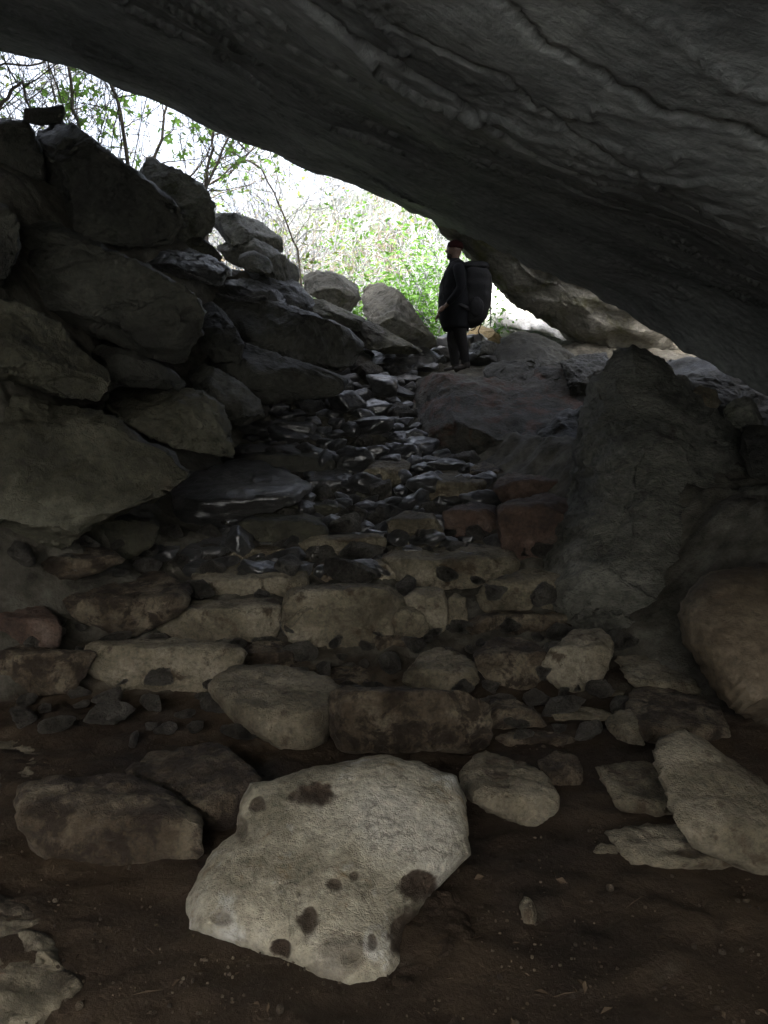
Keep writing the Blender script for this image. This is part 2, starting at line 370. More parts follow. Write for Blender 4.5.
def roughen(V, Fc, k=1.0):
    SEED[0] += 3; sd_ = SEED[0]; rg = np.random.default_rng(sd_)
    n = vnorm(V, Fc); size = float(np.linalg.norm(V.max(0) - V.min(0))) / 2
    b = np.array([.35 + rg.normal() * .15, rg.normal() * .12, .93]); b /= np.linalg.norm(b)
    W = V + sd_ * .713
    wp = fbm(W * (2.2 / size), 3, 11)
    h = (W @ b) / (size * .17) + wp * 2.2
    m = np.clip(.45 + 1.6 * fbm(W * (1.5 / size), 2, 15), 0, 1)
    side = np.clip(1 - np.abs(n @ b) * 1.1, 0, 1)
    fl = ((h % 1) ** 4) * m * side
    h2 = (W @ b) / (size * .05) + wp * 5
    fl2 = ((h2 % 1) ** 3) * side * np.clip(.5 + 1.8 * fbm(W * (2.3 / size), 2, 16), 0, 1)
    cr = np.exp(-(fbm(W * (1.6 / size), 3, 23) / .022) ** 2) * np.clip(.3 + 2 * fbm(W * (1.1 / size), 1, 27), 0, 1)
    q = .030 * fl * size + .010 * fl2 * size + .028 * size * fbm(W * (5 / size), 4, 19, ridged=True) + .010 * fbm(W * 13, 3, 25, .6) - .018 * size ** .6 * cr
    return V - n * 0 + n * (q * k)[:, None]
def finish(name, V, Fc, mat, label, cat, group=None, pit=None, parent=None, rk=1.0):
    V = roughen(V, Fc, rk)
    base = np.array([V[:, 0].mean(), V[:, 1].mean(), V[:, 2].min()])
    me = mesh(name, V - base, Fc, M[mat] if isinstance(mat, str) else mat)
    if pit is not None: vattr(me, 'pit', pit)
    o = obj(name, me, loc=base.tolist())
    return tag(o, label, cat, group)

def stone(name, label, poly, mat='stone', k=.6, Y=None, d=None, cat='rock', group=None, lean=.12, tilt=.12, back=.35, sub=5, p=50, amp=.035, cuts=6, sink=0, layer=0.0, bulge=.12):
    """a stone traced in the photograph: front face at depth Y, top face receding from the ridge"""
    poly = np.array(poly, float)
    pc = (poly.max(0) + poly.min(0)) / 2; poly = pc + (poly - pc) * np.array([1.07, 1.06])
    y0, y1 = poly[:, 1].min(), poly[:, 1].max(); x0, x1 = poly[:, 0].min(), poly[:, 0].max()
    cx = poly[:, 0].mean()
    if Y is None: Y = gY(cx, y1 - 2) + .02
    ridge = y1 - (y1 - y0) * k
    wm = (x1 - x0) * Y / FPX; hm = (y1 - y0) * Y / FPX
    zr = unp(cx, ridge, Y)[2]
    if d is None:
        rz = (512 - y0) / FPX; sl = (SP + rz * CP) / (CP - rz * SP)
        # ray z = CAMZ + sl*Y ; plane z = zr + tilt*(Y'-Y)
        den = (sl - tilt)
        d = (zr - CAMZ - tilt * Y * 0 - sl * Y) / den if abs(den) > 1e-3 else 9
        lo, hi = max(.25 * wm, .35 * hm), max(1.0 * wm, .8 * hm)
        d = float(np.clip(d if d > 0 else hi, lo, hi))
    pts = []
    def depth(py):
        if py >= ridge: return Y + lean * hm * (y1 - py) / max(1, (y1 - y0))
        t = (ridge - py) / max(1e-6, (ridge - y0))
        return Y + lean * hm * k + d * t
    dens = []
    for i in range(len(poly)):
        a, b = poly[i], poly[(i + 1) % len(poly)]
        for t in (0, .5): dens.append(a * (1 - t) + b * t)
    for q in dens: pts.append(unp(q[0], q[1], depth(q[1])))
    # ridge points across the stone
    for t in (.12, .35, .6, .85):
        xx = x0 + (x1 - x0) * t
        # stay inside the outline
        pts.append(unp(xx * .94 + cx * .06, ridge, Y + lean * hm * k - bulge * hm * (1 - abs(2 * t - 1))))
    cy = (y0 + y1) / 2
    for q in dens:
        xx = cx + (q[0] - cx) * .8; yy = cy + (q[1] - cy) * .8
        pts.append(unp(xx, yy, max(depth(q[1]), Y + d * .7) + back * max(wm * .6, hm)))
    P = np.array(pts)
    low = P[:, 2] < P[:, 2].min() + .15 * (P[:, 2].max() - P[:, 2].min())
    P[low, 2] -= .25 * hm + sink
    V, Fc = rock_surface(P, sub, p, amp, cuts, layer=layer)
    return finish(name, V, Fc, mat, label, cat, group)

def lump(name, label, poly, Yb, Yt, front, back, mat, cat='rock', group=None, e=2.2, sub=5, amp=.02, freq=1.0, c=None, pits=(), updisp=False, edge=.012, pitmat=True, shear=None, layer=0.0, layer_ax=(0, 0, 1), facets=11, rk=1.0):
    """an irregular boulder: its traced outline lies on a tilted plane from depth Yb (foot) to Yt (top), bulging FRONT metres out of it and BACK metres behind"""
    sub += 1 if sub in (4, 5) else 0
    SEED[0] += 7; s = SEED[0]
    poly = np.array(poly, float)
    if c is None: c = (poly.max(0) + poly.min(0)) / 2
    c = np.array(c, float)
    y0, y1 = poly[:, 1].min(), poly[:, 1].max()
    ang = np.arctan2(poly[:, 1] - c[1], poly[:, 0] - c[0]); rad = np.hypot(*(poly - c).T)
    dense_a, dense_r = [], []
    for i in range(len(poly)):
        a, b = poly[i], poly[(i + 1) % len(poly)]
        for t in np.linspace(0, 1, 9)[:-1]:
            q = a * (1 - t) + b * t - c
            dense_a.append(math.atan2(q[1], q[0])); dense_r.append(math.hypot(*q))
    o = np.argsort(dense_a); A = np.array(dense_a)[o]; Rr = np.array(dense_r)[o]
    A = np.concatenate([A - 2 * math.pi, A, A + 2 * math.pi]); Rr = np.tile(Rr, 3)
    D, Fc = ico(sub)
    th = np.arctan2(D[:, 1], D[:, 0]); sn = np.hypot(D[:, 0], D[:, 1])
    # equal spreading of the face across the outline
    cz = D[:, 2]
    sx = np.clip(1 - (1 - sn), 0, 1) ** .8
    rr = np.interp(th, A, Rr)
    rr = rr * (1 + edge * fbm(np.stack([np.cos(th) * 9, np.sin(th) * 9, 0 * th], -1), 3, s) * 3)
    px = c[0] + rr * sx * np.cos(th); py = c[1] + rr * sx * np.sin(th)
    h = np.clip(1 - sx ** e, 0, 1) ** (1 / e)
    t = (y1 - py) / (y1 - y0)
    Yp = Yb + (Yt - Yb) * t
    Y = Yp - np.where(cz > 0, h * front, 0) + np.where(cz <= 0, h * back, 0)
    if shear is not None: Y = Y + shear * (px - c[0]) / FPX * Yb
    V = unp(px, py, Y)
    size = float(np.linalg.norm(V.max(0) - V.min(0))) / 2
    nv = V * (1.7 / size * freq) + s * .37
    a = fbm(nv, 4, s % 40) * 1.1 + fbm(nv * 3.3, 3, 5, ridged=True) * .22 + fbm(nv * 10, 2, 9) * .07
    if layer:
        hh = (V @ np.array(layer_ax)) / size * 8 + fbm(nv * 1.3, 3, 9) * 1.6
        a += layer * ((hh % 1) ** 2 - .3)
    facing = np.array([0, -.2, 1.0] if updisp else [0, -1, .25]); facing = facing / np.linalg.norm(facing)
    inner = np.clip(h * 1.4, .15, 1)
    V = V + facing * (a * amp * size * inner)[:, None]
    rgl = np.random.default_rng(s); C0 = V.mean(0)
    for _ in range(facets):
        n_ = np.array([rgl.normal() * .75, -1.0, rgl.normal() * .85 + .25]); n_ /= np.linalg.norm(n_)
        h_ = (V - C0) @ n_; d_ = h_.max() * rgl.uniform(.6, .88)
        ex = np.clip(h_ - d_ - .02 * size * fbm(nv * 2.2, 3, 77), 0, None)
        V = V - n_ * (ex * .95)[:, None]
    pit = np.zeros(len(V))
    if pits:
        for (qx, qy, ax, ay, dep, st) in pits:
            q = np.sqrt(((px - qx) / ax) ** 2 + ((py - qy) / ay) ** 2) + .26 * fbm(np.stack([px, py, 0 * px + qx], -1) * .11, 4, 3)
            k = np.clip(1.15 - q, 0, 1) / 1.15; k = k * k * (3 - 2 * k) * (cz > 0)
            V = V - facing * (k * dep * 1.7)[:, None]
            pit = np.maximum(pit, np.clip((1.1 - q) * 3.2, 0, 1) * st * (cz > 0))
    return finish(name, V, Fc, mat, label, cat, group, pit=pit if pits else None, rk=rk)

# ------------------------------------------------------------------ the roof slab
def roof():
    # front edge of the slab, as pixel / depth, extended beyond the frame at both ends
    e = [(-420, -130, 10.5), (-200, -45, 10.0), (-60, 18, 9.6), (0, 40, 9.4), (55, 55, 9.4), (85, 57, 9.4), (105, 58, 9.4), (130, 70, 9.4), (150, 85, 9.4), (168, 90, 9.4), (200, 109, 9.4), (250, 140, 9.4),
         (268, 147, 9.4), (290, 157, 9.4), (318, 175, 9.4), (335, 178, 9.4), (380, 196, 9.4), (418, 214, 9.4), (445, 228, 9.3), (500, 256, 9.0), (560, 289, 8.7), (620, 318, 8.4), (690, 352, 8.1), (768, 397, 7.8), (860, 455, 7.6), (1000, 560, 7.6), (1300, 760, 7.8)]
    e = np.array(e, float)
    E = unp(e[:, 0], e[:, 1], e[:, 2])
    L = np.concatenate([[0], np.cumsum(np.linalg.norm(np.diff(E, axis=0), axis=1))])
    ns, ntt = 900, 520
    sa, sb = np.interp([-7.0, 7.5], E[:, 0], L)
    s = np.concatenate([np.linspace(0, sa, 61)[:-1], np.linspace(sa, sb, ns - 120), np.linspace(sb, L[-1], 61)[1:]])
    Ed = np.stack([np.interp(s, L, E[:, i]) for i in range(3)], -1)
    t = np.linspace(0, 1, ntt) ** 1.15          # distance back towards (and past) the camera
    S, T = np.meshgrid(s, t)
    X0 = np.interp(S, s, Ed[:, 0]); Y0 = np.interp(S, s, Ed[:, 1]); Z0 = np.interp(S, s, Ed[:, 2])
    dist = T * 15.4
    k = np.clip(X0 / 5, -1, 1)
    # the underside sinks a little towards the viewer
    Y = Y0 - dist
    # straighten the small outline wiggles away from the edge
    smooth_z = np.interp(X0, [-14, -4.8, .7, 4.9, 12], [10.4, 6.2, 4.0, 2.1, -1.6])
    bl = np.exp(-dist / 1.1)
    Z = smooth_z * (1 - bl) + Z0 * bl - .125 * dist + .18 * np.sin(dist * .7 + X0 * .5) * (1 - bl)
    Z += np.clip(dist - 8.5, 0, 9) * .25
    X = X0.copy()
    P = np.stack([X, Y, Z], -1)
    # layered limestone: bedding cracks that run obliquely down the dip
    v = dist + .46 * S; u = S - .42 * dist
    B2 = np.stack([u, v, 0 * u], -1)
    warp = fbm(np.stack([u * .28, v * .8, 0 * u], -1), 4, 21)
    mid = np.clip(1.25 - np.abs(v - 10.5) / 2.2, 0, 1)
    m1 = np.clip(.05 + 1.7 * fbm(np.stack([u * .22, v * .55, 0 * u + 4], -1), 3, 31) + .55 * mid, 0, 1)
    q = v * 1.15 + warp * 1.1 + .10 * fbm(np.stack([u * 1.8, v * 2.2, 0 * u], -1), 4, 33)
    flake = (q % 1) ** 12
    q2 = v * 4.1 + warp * 3.2 + .35 * fbm(np.stack([u * 1.9, v * 2.4, 0 * u], -1), 4, 41)
    fl2 = (q2 % 1) ** 9
    m2 = np.clip(-.1 + 1.9 * fbm(np.stack([u * .5, v * 1.2, 0 * u + 9], -1), 3, 37) + .5 * mid, 0, 1)
    q3 = v * 9.5 + warp * 6 + .6 * fbm(np.stack([u * 2.5, v * 4, 0 * u], -1), 3, 43)
    fl3 = (q3 % 1) ** 7 * np.clip(2.2 * fbm(np.stack([u * .7, v * 1.5, 0 * u + 19], -1), 3, 39) + .35 * mid, 0, 1)
    big = fbm(np.stack([u * .25, v * .3, 0 * u], -1), 3, 61)
    lowf = np.clip(dist / 1.0, 0.12, 1)
    disp = .16 * big + (-.055 * flake * m1 - .030 * fl2 * m2 - .013 * fl3 + .014 * fbm(np.stack([u * .8, v * 2.0, 0 * u], -1), 4, 51) + .005 * fbm(B2 * 9, 3, 71)) * lowf
    gap = np.zeros_like(v)
    for v0, a0, a1, am, wd, sd0 in ((10.75, 4, 14, 1.0, .032, 81), (11.15, 7, 13, .6, .018, 85), (10.2, 6, 15, .8, .02, 89), (9.5, 4, 13, .6, .016, 93), (11.9, 8, 15, .6, .016, 97), (8.6, 3, 11, .5, .015, 99)):
        ln = v - v0 - .35 * fbm(np.stack([u * .45, 0 * u + sd0, 0 * u], -1), 4, sd0 % 40) - .05 * fbm(np.stack([u * 4, 0 * u, 0 * u], -1), 3, sd0 % 30)
        gap = np.maximum(gap, am * np.exp(-(ln / wd) ** 2) * np.clip((u - a0) * .7, 0, 1) * np.clip((a1 - u) * .7, 0, 1))
    disp += .10 * gap * lowf
    crack_dark = np.clip(gap * 1.2 + .6 * ((q % 1) > .93) * m1 + .4 * ((q2 % 1) > .93) * m2, 0, 1) * lowf  # darker colour along the cracks and flake edges
    Nrm = np.array([-.35, -.12, -.93])
    P = P - Nrm * (-disp[..., None])*-1 * -1 if False else P + np.array([.35, .10, .93]) * disp[..., None]
    # jagged lip
    P[..., 2] += np.exp(-dist / .25) * .05 * fbm(np.stack([S * 3.0, 0 * S, 0 * S], -1), 4, 91)
    low = P.reshape(-1, 3)
    idx = np.arange(ns * ntt).reshape(ntt, ns)
    Fq = np.stack([idx[:-1, :-1], idx[1:, :-1], idx[1:, 1:], idx[:-1, 1:]], -1).reshape(-1, 4)
    # upper side: rises steeply from the lip, 3 m thick
    cs = np.arange(0, ns, 10); cs[-1] = ns - 1
    V = [low]; n0 = len(low); ring = idx[0]
    lip = P[0]
    up1 = lip + np.array([.15, .35, .55]); up2 = lip + np.array([.6, 0.2, 3.2]); up3 = P[-1] + np.array([.6, 0, 3.5])
    V += [up1, up2, up3]
    r1 = np.arange(ns) + n0; r2 = r1 + ns; r3 = r2 + ns; r4 = idx[-1]
    FF = Fq.tolist()
    for a, b in ((ring, r1), (r1, r2), (r2, r3), (r3, r4)):
        FF += np.stack([a[:-1], a[1:], b[1:], b[:-1]], -1).tolist()
    V = np.concatenate(V)
    me = mesh('cave_roof', V, FF, M['roof'])
    full = np.zeros(len(V)); full[:n0] = crack_dark.reshape(-1) * .8; vattr(me, 'pit', full)
    bd = V.copy(); bd[:n0] = B2.reshape(-1, 3)
    at = me.attributes.new('bed', 'FLOAT_VECTOR', 'POINT'); at.data.foreach_set('vector', bd.astype(np.float32).ravel())
    tag(obj('cave_roof', me), 'huge dark grey limestone slab dipping overhead with thin layered cracks', 'cave roof', kind='thing')
roof()

# second, lighter overhang beyond the slab
lump('overhang_rock', 'pale weathered overhanging rock under the far edge of the dark roof slab',
     [(395, 150), (425, 215), (441, 238), (470, 262), (487, 280), (500, 297), (520, 308), (545, 325), (570, 344), (588, 361), (600, 365), (640, 372), (690, 385), (720, 380), (700, 300), (620, 230), (520, 170)],
     12.0, 10.4, .5, 2.5, 'far', cat='overhang', e=3.0, amp=.04, layer=.25, layer_ax=(.5, 0, .85), facets=0)

# ------------------------------------------------------------------ left wall boulders
G_LEFT = 'boulders heaped along the left wall'
def LW(*a, **k): return lump(*a, group=G_LEFT, **k)
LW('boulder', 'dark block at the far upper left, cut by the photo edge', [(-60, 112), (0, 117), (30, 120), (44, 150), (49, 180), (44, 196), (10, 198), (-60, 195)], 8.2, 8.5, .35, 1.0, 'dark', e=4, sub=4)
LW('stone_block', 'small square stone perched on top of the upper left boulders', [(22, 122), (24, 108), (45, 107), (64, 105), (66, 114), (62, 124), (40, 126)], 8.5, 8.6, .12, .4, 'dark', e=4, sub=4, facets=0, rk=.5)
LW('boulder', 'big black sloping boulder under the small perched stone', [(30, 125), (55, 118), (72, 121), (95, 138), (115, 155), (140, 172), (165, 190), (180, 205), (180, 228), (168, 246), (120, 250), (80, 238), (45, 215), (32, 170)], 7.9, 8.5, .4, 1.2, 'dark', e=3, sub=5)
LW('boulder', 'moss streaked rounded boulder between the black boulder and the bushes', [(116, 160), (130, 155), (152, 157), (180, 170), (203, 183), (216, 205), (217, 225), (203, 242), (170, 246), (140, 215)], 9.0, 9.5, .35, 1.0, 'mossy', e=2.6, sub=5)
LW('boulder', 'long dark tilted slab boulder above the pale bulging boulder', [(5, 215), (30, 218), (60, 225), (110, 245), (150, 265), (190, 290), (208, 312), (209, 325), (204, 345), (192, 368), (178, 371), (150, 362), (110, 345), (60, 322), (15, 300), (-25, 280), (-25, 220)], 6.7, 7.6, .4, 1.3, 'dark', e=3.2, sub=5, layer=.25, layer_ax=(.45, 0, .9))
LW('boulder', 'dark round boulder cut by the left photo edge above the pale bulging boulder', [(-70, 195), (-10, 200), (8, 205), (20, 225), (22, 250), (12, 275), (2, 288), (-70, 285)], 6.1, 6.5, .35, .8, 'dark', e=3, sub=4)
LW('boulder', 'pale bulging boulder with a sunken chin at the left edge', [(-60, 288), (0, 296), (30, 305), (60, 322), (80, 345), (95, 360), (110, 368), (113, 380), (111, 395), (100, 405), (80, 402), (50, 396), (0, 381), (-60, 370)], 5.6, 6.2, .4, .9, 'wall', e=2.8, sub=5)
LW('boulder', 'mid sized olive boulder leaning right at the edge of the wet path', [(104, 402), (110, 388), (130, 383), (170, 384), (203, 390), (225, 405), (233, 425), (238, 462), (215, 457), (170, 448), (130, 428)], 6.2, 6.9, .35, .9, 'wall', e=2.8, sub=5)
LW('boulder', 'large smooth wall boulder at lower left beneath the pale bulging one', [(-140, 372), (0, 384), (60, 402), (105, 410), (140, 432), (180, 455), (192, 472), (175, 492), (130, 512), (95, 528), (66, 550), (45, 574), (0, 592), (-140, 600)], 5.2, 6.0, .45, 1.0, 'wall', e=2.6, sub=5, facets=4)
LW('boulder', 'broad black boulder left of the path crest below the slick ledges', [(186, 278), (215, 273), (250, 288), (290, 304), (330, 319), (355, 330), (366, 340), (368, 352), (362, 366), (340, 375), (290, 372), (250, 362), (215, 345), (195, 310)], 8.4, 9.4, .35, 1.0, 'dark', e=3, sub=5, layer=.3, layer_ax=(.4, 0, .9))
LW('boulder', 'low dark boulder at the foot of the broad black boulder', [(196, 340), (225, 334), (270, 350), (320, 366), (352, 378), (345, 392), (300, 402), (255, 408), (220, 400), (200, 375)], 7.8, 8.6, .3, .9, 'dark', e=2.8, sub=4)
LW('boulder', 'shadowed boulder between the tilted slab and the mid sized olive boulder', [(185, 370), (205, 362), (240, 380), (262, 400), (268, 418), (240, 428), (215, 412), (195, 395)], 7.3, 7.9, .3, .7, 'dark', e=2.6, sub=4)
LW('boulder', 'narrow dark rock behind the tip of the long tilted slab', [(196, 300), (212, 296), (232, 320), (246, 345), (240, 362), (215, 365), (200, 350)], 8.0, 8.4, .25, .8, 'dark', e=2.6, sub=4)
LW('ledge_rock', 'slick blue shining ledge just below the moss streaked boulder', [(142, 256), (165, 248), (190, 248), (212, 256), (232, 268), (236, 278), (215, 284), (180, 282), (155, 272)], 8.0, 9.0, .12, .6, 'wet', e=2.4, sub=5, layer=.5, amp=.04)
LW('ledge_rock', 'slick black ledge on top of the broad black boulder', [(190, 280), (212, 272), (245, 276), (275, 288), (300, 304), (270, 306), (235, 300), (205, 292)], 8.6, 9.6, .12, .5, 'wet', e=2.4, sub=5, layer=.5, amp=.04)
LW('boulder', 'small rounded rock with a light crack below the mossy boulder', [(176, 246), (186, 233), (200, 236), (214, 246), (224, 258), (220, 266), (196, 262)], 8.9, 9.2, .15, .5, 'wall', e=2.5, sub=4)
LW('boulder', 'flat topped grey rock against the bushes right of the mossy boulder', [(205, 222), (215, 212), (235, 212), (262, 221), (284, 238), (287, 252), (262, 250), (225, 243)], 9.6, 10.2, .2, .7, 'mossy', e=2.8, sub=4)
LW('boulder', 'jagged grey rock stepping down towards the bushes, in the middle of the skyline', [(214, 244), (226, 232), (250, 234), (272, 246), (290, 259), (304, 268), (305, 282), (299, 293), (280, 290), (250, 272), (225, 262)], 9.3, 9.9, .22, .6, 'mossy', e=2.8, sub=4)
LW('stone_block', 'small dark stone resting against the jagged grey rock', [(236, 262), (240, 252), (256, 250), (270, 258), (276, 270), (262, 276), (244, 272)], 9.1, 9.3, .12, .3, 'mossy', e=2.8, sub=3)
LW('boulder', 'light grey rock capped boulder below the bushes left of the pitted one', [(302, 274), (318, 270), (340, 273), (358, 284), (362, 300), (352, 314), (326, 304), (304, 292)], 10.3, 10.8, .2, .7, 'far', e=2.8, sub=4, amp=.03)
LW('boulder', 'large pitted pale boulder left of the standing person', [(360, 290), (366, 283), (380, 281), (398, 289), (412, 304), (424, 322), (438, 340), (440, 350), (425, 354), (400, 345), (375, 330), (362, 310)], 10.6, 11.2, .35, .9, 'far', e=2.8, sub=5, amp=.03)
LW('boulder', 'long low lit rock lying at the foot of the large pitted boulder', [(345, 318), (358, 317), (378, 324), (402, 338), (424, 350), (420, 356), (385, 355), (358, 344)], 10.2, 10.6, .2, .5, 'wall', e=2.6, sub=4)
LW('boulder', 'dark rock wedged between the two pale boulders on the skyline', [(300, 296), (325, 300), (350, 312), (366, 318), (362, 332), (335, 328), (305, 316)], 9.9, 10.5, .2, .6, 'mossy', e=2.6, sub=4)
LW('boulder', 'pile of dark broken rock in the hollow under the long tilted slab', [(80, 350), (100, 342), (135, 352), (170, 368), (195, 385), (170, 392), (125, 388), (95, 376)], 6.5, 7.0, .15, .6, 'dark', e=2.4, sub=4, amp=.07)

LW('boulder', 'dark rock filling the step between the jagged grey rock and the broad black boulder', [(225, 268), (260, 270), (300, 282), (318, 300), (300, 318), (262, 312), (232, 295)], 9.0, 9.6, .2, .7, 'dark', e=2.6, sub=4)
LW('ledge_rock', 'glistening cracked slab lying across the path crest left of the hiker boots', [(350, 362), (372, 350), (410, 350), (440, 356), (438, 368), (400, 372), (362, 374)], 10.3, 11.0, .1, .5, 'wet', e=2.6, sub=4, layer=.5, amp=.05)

# ------------------------------------------------------------------ right side
G_RIGHT = 'boulders along the right side'
lump('sloping_rock', 'great striated rock sloping down from the roof on the right', [(588, 392), (598, 366), (612, 350), (632, 344), (652, 351), (685, 378), (720, 412), (752, 445), (800, 470), (860, 560), (840, 680), (740, 700), (690, 680), (640, 672), (590, 660), (548, 630), (538, 590), (548, 545), (562, 500), (570, 455), (578, 420)],
     5.2, 7.7, 1.0, 1.6, 'striated', group=G_RIGHT, e=2.0, sub=7, amp=.04, layer=.3, layer_ax=(.5, 0, .85), c=(668, 520), facets=0, rk=.8)
lump('boulder', 'dark boulder with a rust red flank below the standing person', [(406, 392), (414, 376), (430, 371), (470, 374), (505, 376), (540, 364), (575, 358), (600, 362), (610, 400), (600, 440), (575, 470), (550, 482), (505, 478), (450, 458), (420, 438), (407, 414)],
     7.9, 9.9, .35, 1.2, 'rusty', group=G_RIGHT, e=3, sub=5, amp=.03, facets=3)
lump('boulder', 'dark rock filling the cleft between the red flanked boulder and the sloping rock', [(530, 440), (560, 410), (610, 400), (625, 470), (610, 540), (580, 560), (556, 500)], 7.0, 8.3, .3, 1.0, 'dark', group=G_RIGHT, e=2.6, sub=5, amp=.05, facets=2)
lump('boulder', 'knobbly dark rock hump behind and right of the standing person', [(494, 352), (500, 338), (518, 330), (535, 333), (552, 340), (575, 354), (588, 366), (584, 380), (540, 384), (500, 378)], 9.8, 10.4, .25, .7, 'dark', group=G_RIGHT, e=2.6, sub=4, amp=.05)
lump('boulder', 'low dark stone on the ground just right of the hiker boots', [(466, 352), (472, 343), (488, 340), (500, 344), (502, 356), (490, 364), (470, 364)], 10.8, 11.1, .15, .4, 'dark', group=G_RIGHT, e=2.6, sub=4, amp=.05)
lump('boulder', 'clay stained rounded boulder at the right edge with a green tinged flank', [(676, 615), (684, 594), (700, 577), (722, 569), (745, 566), (800, 556), (880, 590), (890, 730), (800, 742), (760, 726), (735, 714), (712, 690), (698, 665), (684, 645)], 3.7, 4.5, .45, .9, 'clay', group=G_RIGHT, e=2.4, sub=6, amp=.018, rk=.35, facets=3)
lump('boulder', 'low dark rock at the top of the red flanked boulder behind the hiker', [(480, 372), (492, 362), (530, 358), (575, 362), (600, 372), (590, 392), (540, 392), (490, 386)], 9.4, 9.9, .2, .6, 'dark', group=G_RIGHT, e=2.4, sub=5, amp=.06, facets=2, layer=.5)
lump('boulder', 'broken dark rock between the knobbly hump and the sloping rock', [(560, 362), (580, 354), (606, 352), (616, 372), (604, 396), (572, 398)], 9.0, 9.5, .2, .7, 'dark', group=G_RIGHT, e=2.4, sub=5, amp=.06, facets=2)
lump('white_rock', 'bright white rock face outside the small gap at right', [(455, 280), (500, 270), (560, 300), (620, 350), (610, 380), (540, 372), (490, 360), (460, 340)], 13.2, 15.5, .4, 1.5, 'white', e=2.6, sub=4, amp=.05)
lump('ochre_rock', 'ochre yellow rock seen between the person and the white rock', [(462, 360), (464, 335), (476, 324), (492, 328), (506, 340), (512, 360), (490, 368)], 12.4, 12.7, .2, .7, 'ochre', e=2.6, sub=4, amp=.04)
lump('boulder', 'grey green jagged stone in the crevice under the roof at far right', [(722, 410), (730, 402), (745, 395), (760, 403), (768, 420), (758, 432), (740, 436), (726, 426)], 7.0, 7.2, .15, .4, 'mossy', group=G_RIGHT, e=2.2, sub=4, amp=.06)
lump('boulder', 'small dark stone wedged in the roof crevice beside the jagged one', [(690, 392), (700, 384), (716, 390), (722, 404), (712, 414), (696, 408)], 7.3, 7.5, .12, .3, 'stone', group=G_RIGHT, e=2.2, sub=4, amp=.06)
lump('boulder', 'dark broken rock wedge deep in the crevice under the roof at far right', [(660, 352), (700, 350), (760, 385), (840, 420), (840, 520), (740, 480), (690, 430)], 7.9, 8.4, .2, 1.2, 'dark', group=G_RIGHT, e=2.6, sub=5, amp=.07)
lump('boulder', 'dark rock closing the right edge below the roof', [(740, 425), (770, 420), (840, 440), (860, 600), (790, 590), (758, 520)], 5.4, 6.2, .3, 1.2, 'dark', group=G_RIGHT, e=2.4, sub=4, amp=.03)

# ------------------------------------------------------------------ foreground stones
lump('pitted_boulder', 'large pale boulder with round mud filled pits in the foreground',
     [(250, 783), (239, 803), (235, 832), (212, 851), (199, 872), (186, 899), (187, 930), (224, 947), (266, 961), (292, 972), (316, 984), (337, 992), (378, 993), (392, 985), (402, 968), (405, 948), (412, 926), (426, 902), (444, 882), (460, 866), (472, 855), (469, 838), (468, 822), (466, 800), (457, 776), (440, 770), (420, 761), (404, 760), (387, 753), (360, 757), (337, 763), (307, 768), (290, 774), (268, 780)],
     2.18, 2.95, .22, .5, 'pale', cat='boulder', e=2.6, sub=7, amp=.016, c=(335, 870), freq=1.2, facets=0, rk=.22, edge=.004,
     pits=[(315, 794, 19, 13, .03, 1), (294, 797, 7, 6, .015, .9), (257, 805, 9, 8, .02, .85), (334, 885, 7, 7, .018, .9), (354, 876, 5, 5, .012, .8), (308, 920, 11, 13, .03, .95), (280, 948, 10, 10, .03, 1), (222, 919, 11, 8, .012, .5),
           (373, 942, 5, 9, .015, .8), (240, 828, 7, 12, .02, .6), (299, 893, 3, 4, .006, .6), (364, 895, 3, 3, .006, .5), (350, 957, 10, 9, .012, .6), (345, 950, 26, 20, .0, .55), (420, 886, 20, 17, .035, 1), (408, 935, 20, 30, .02, .95), (330, 970, 24, 14, .0, .45), (228, 862, 3, 3, .004, .4)])

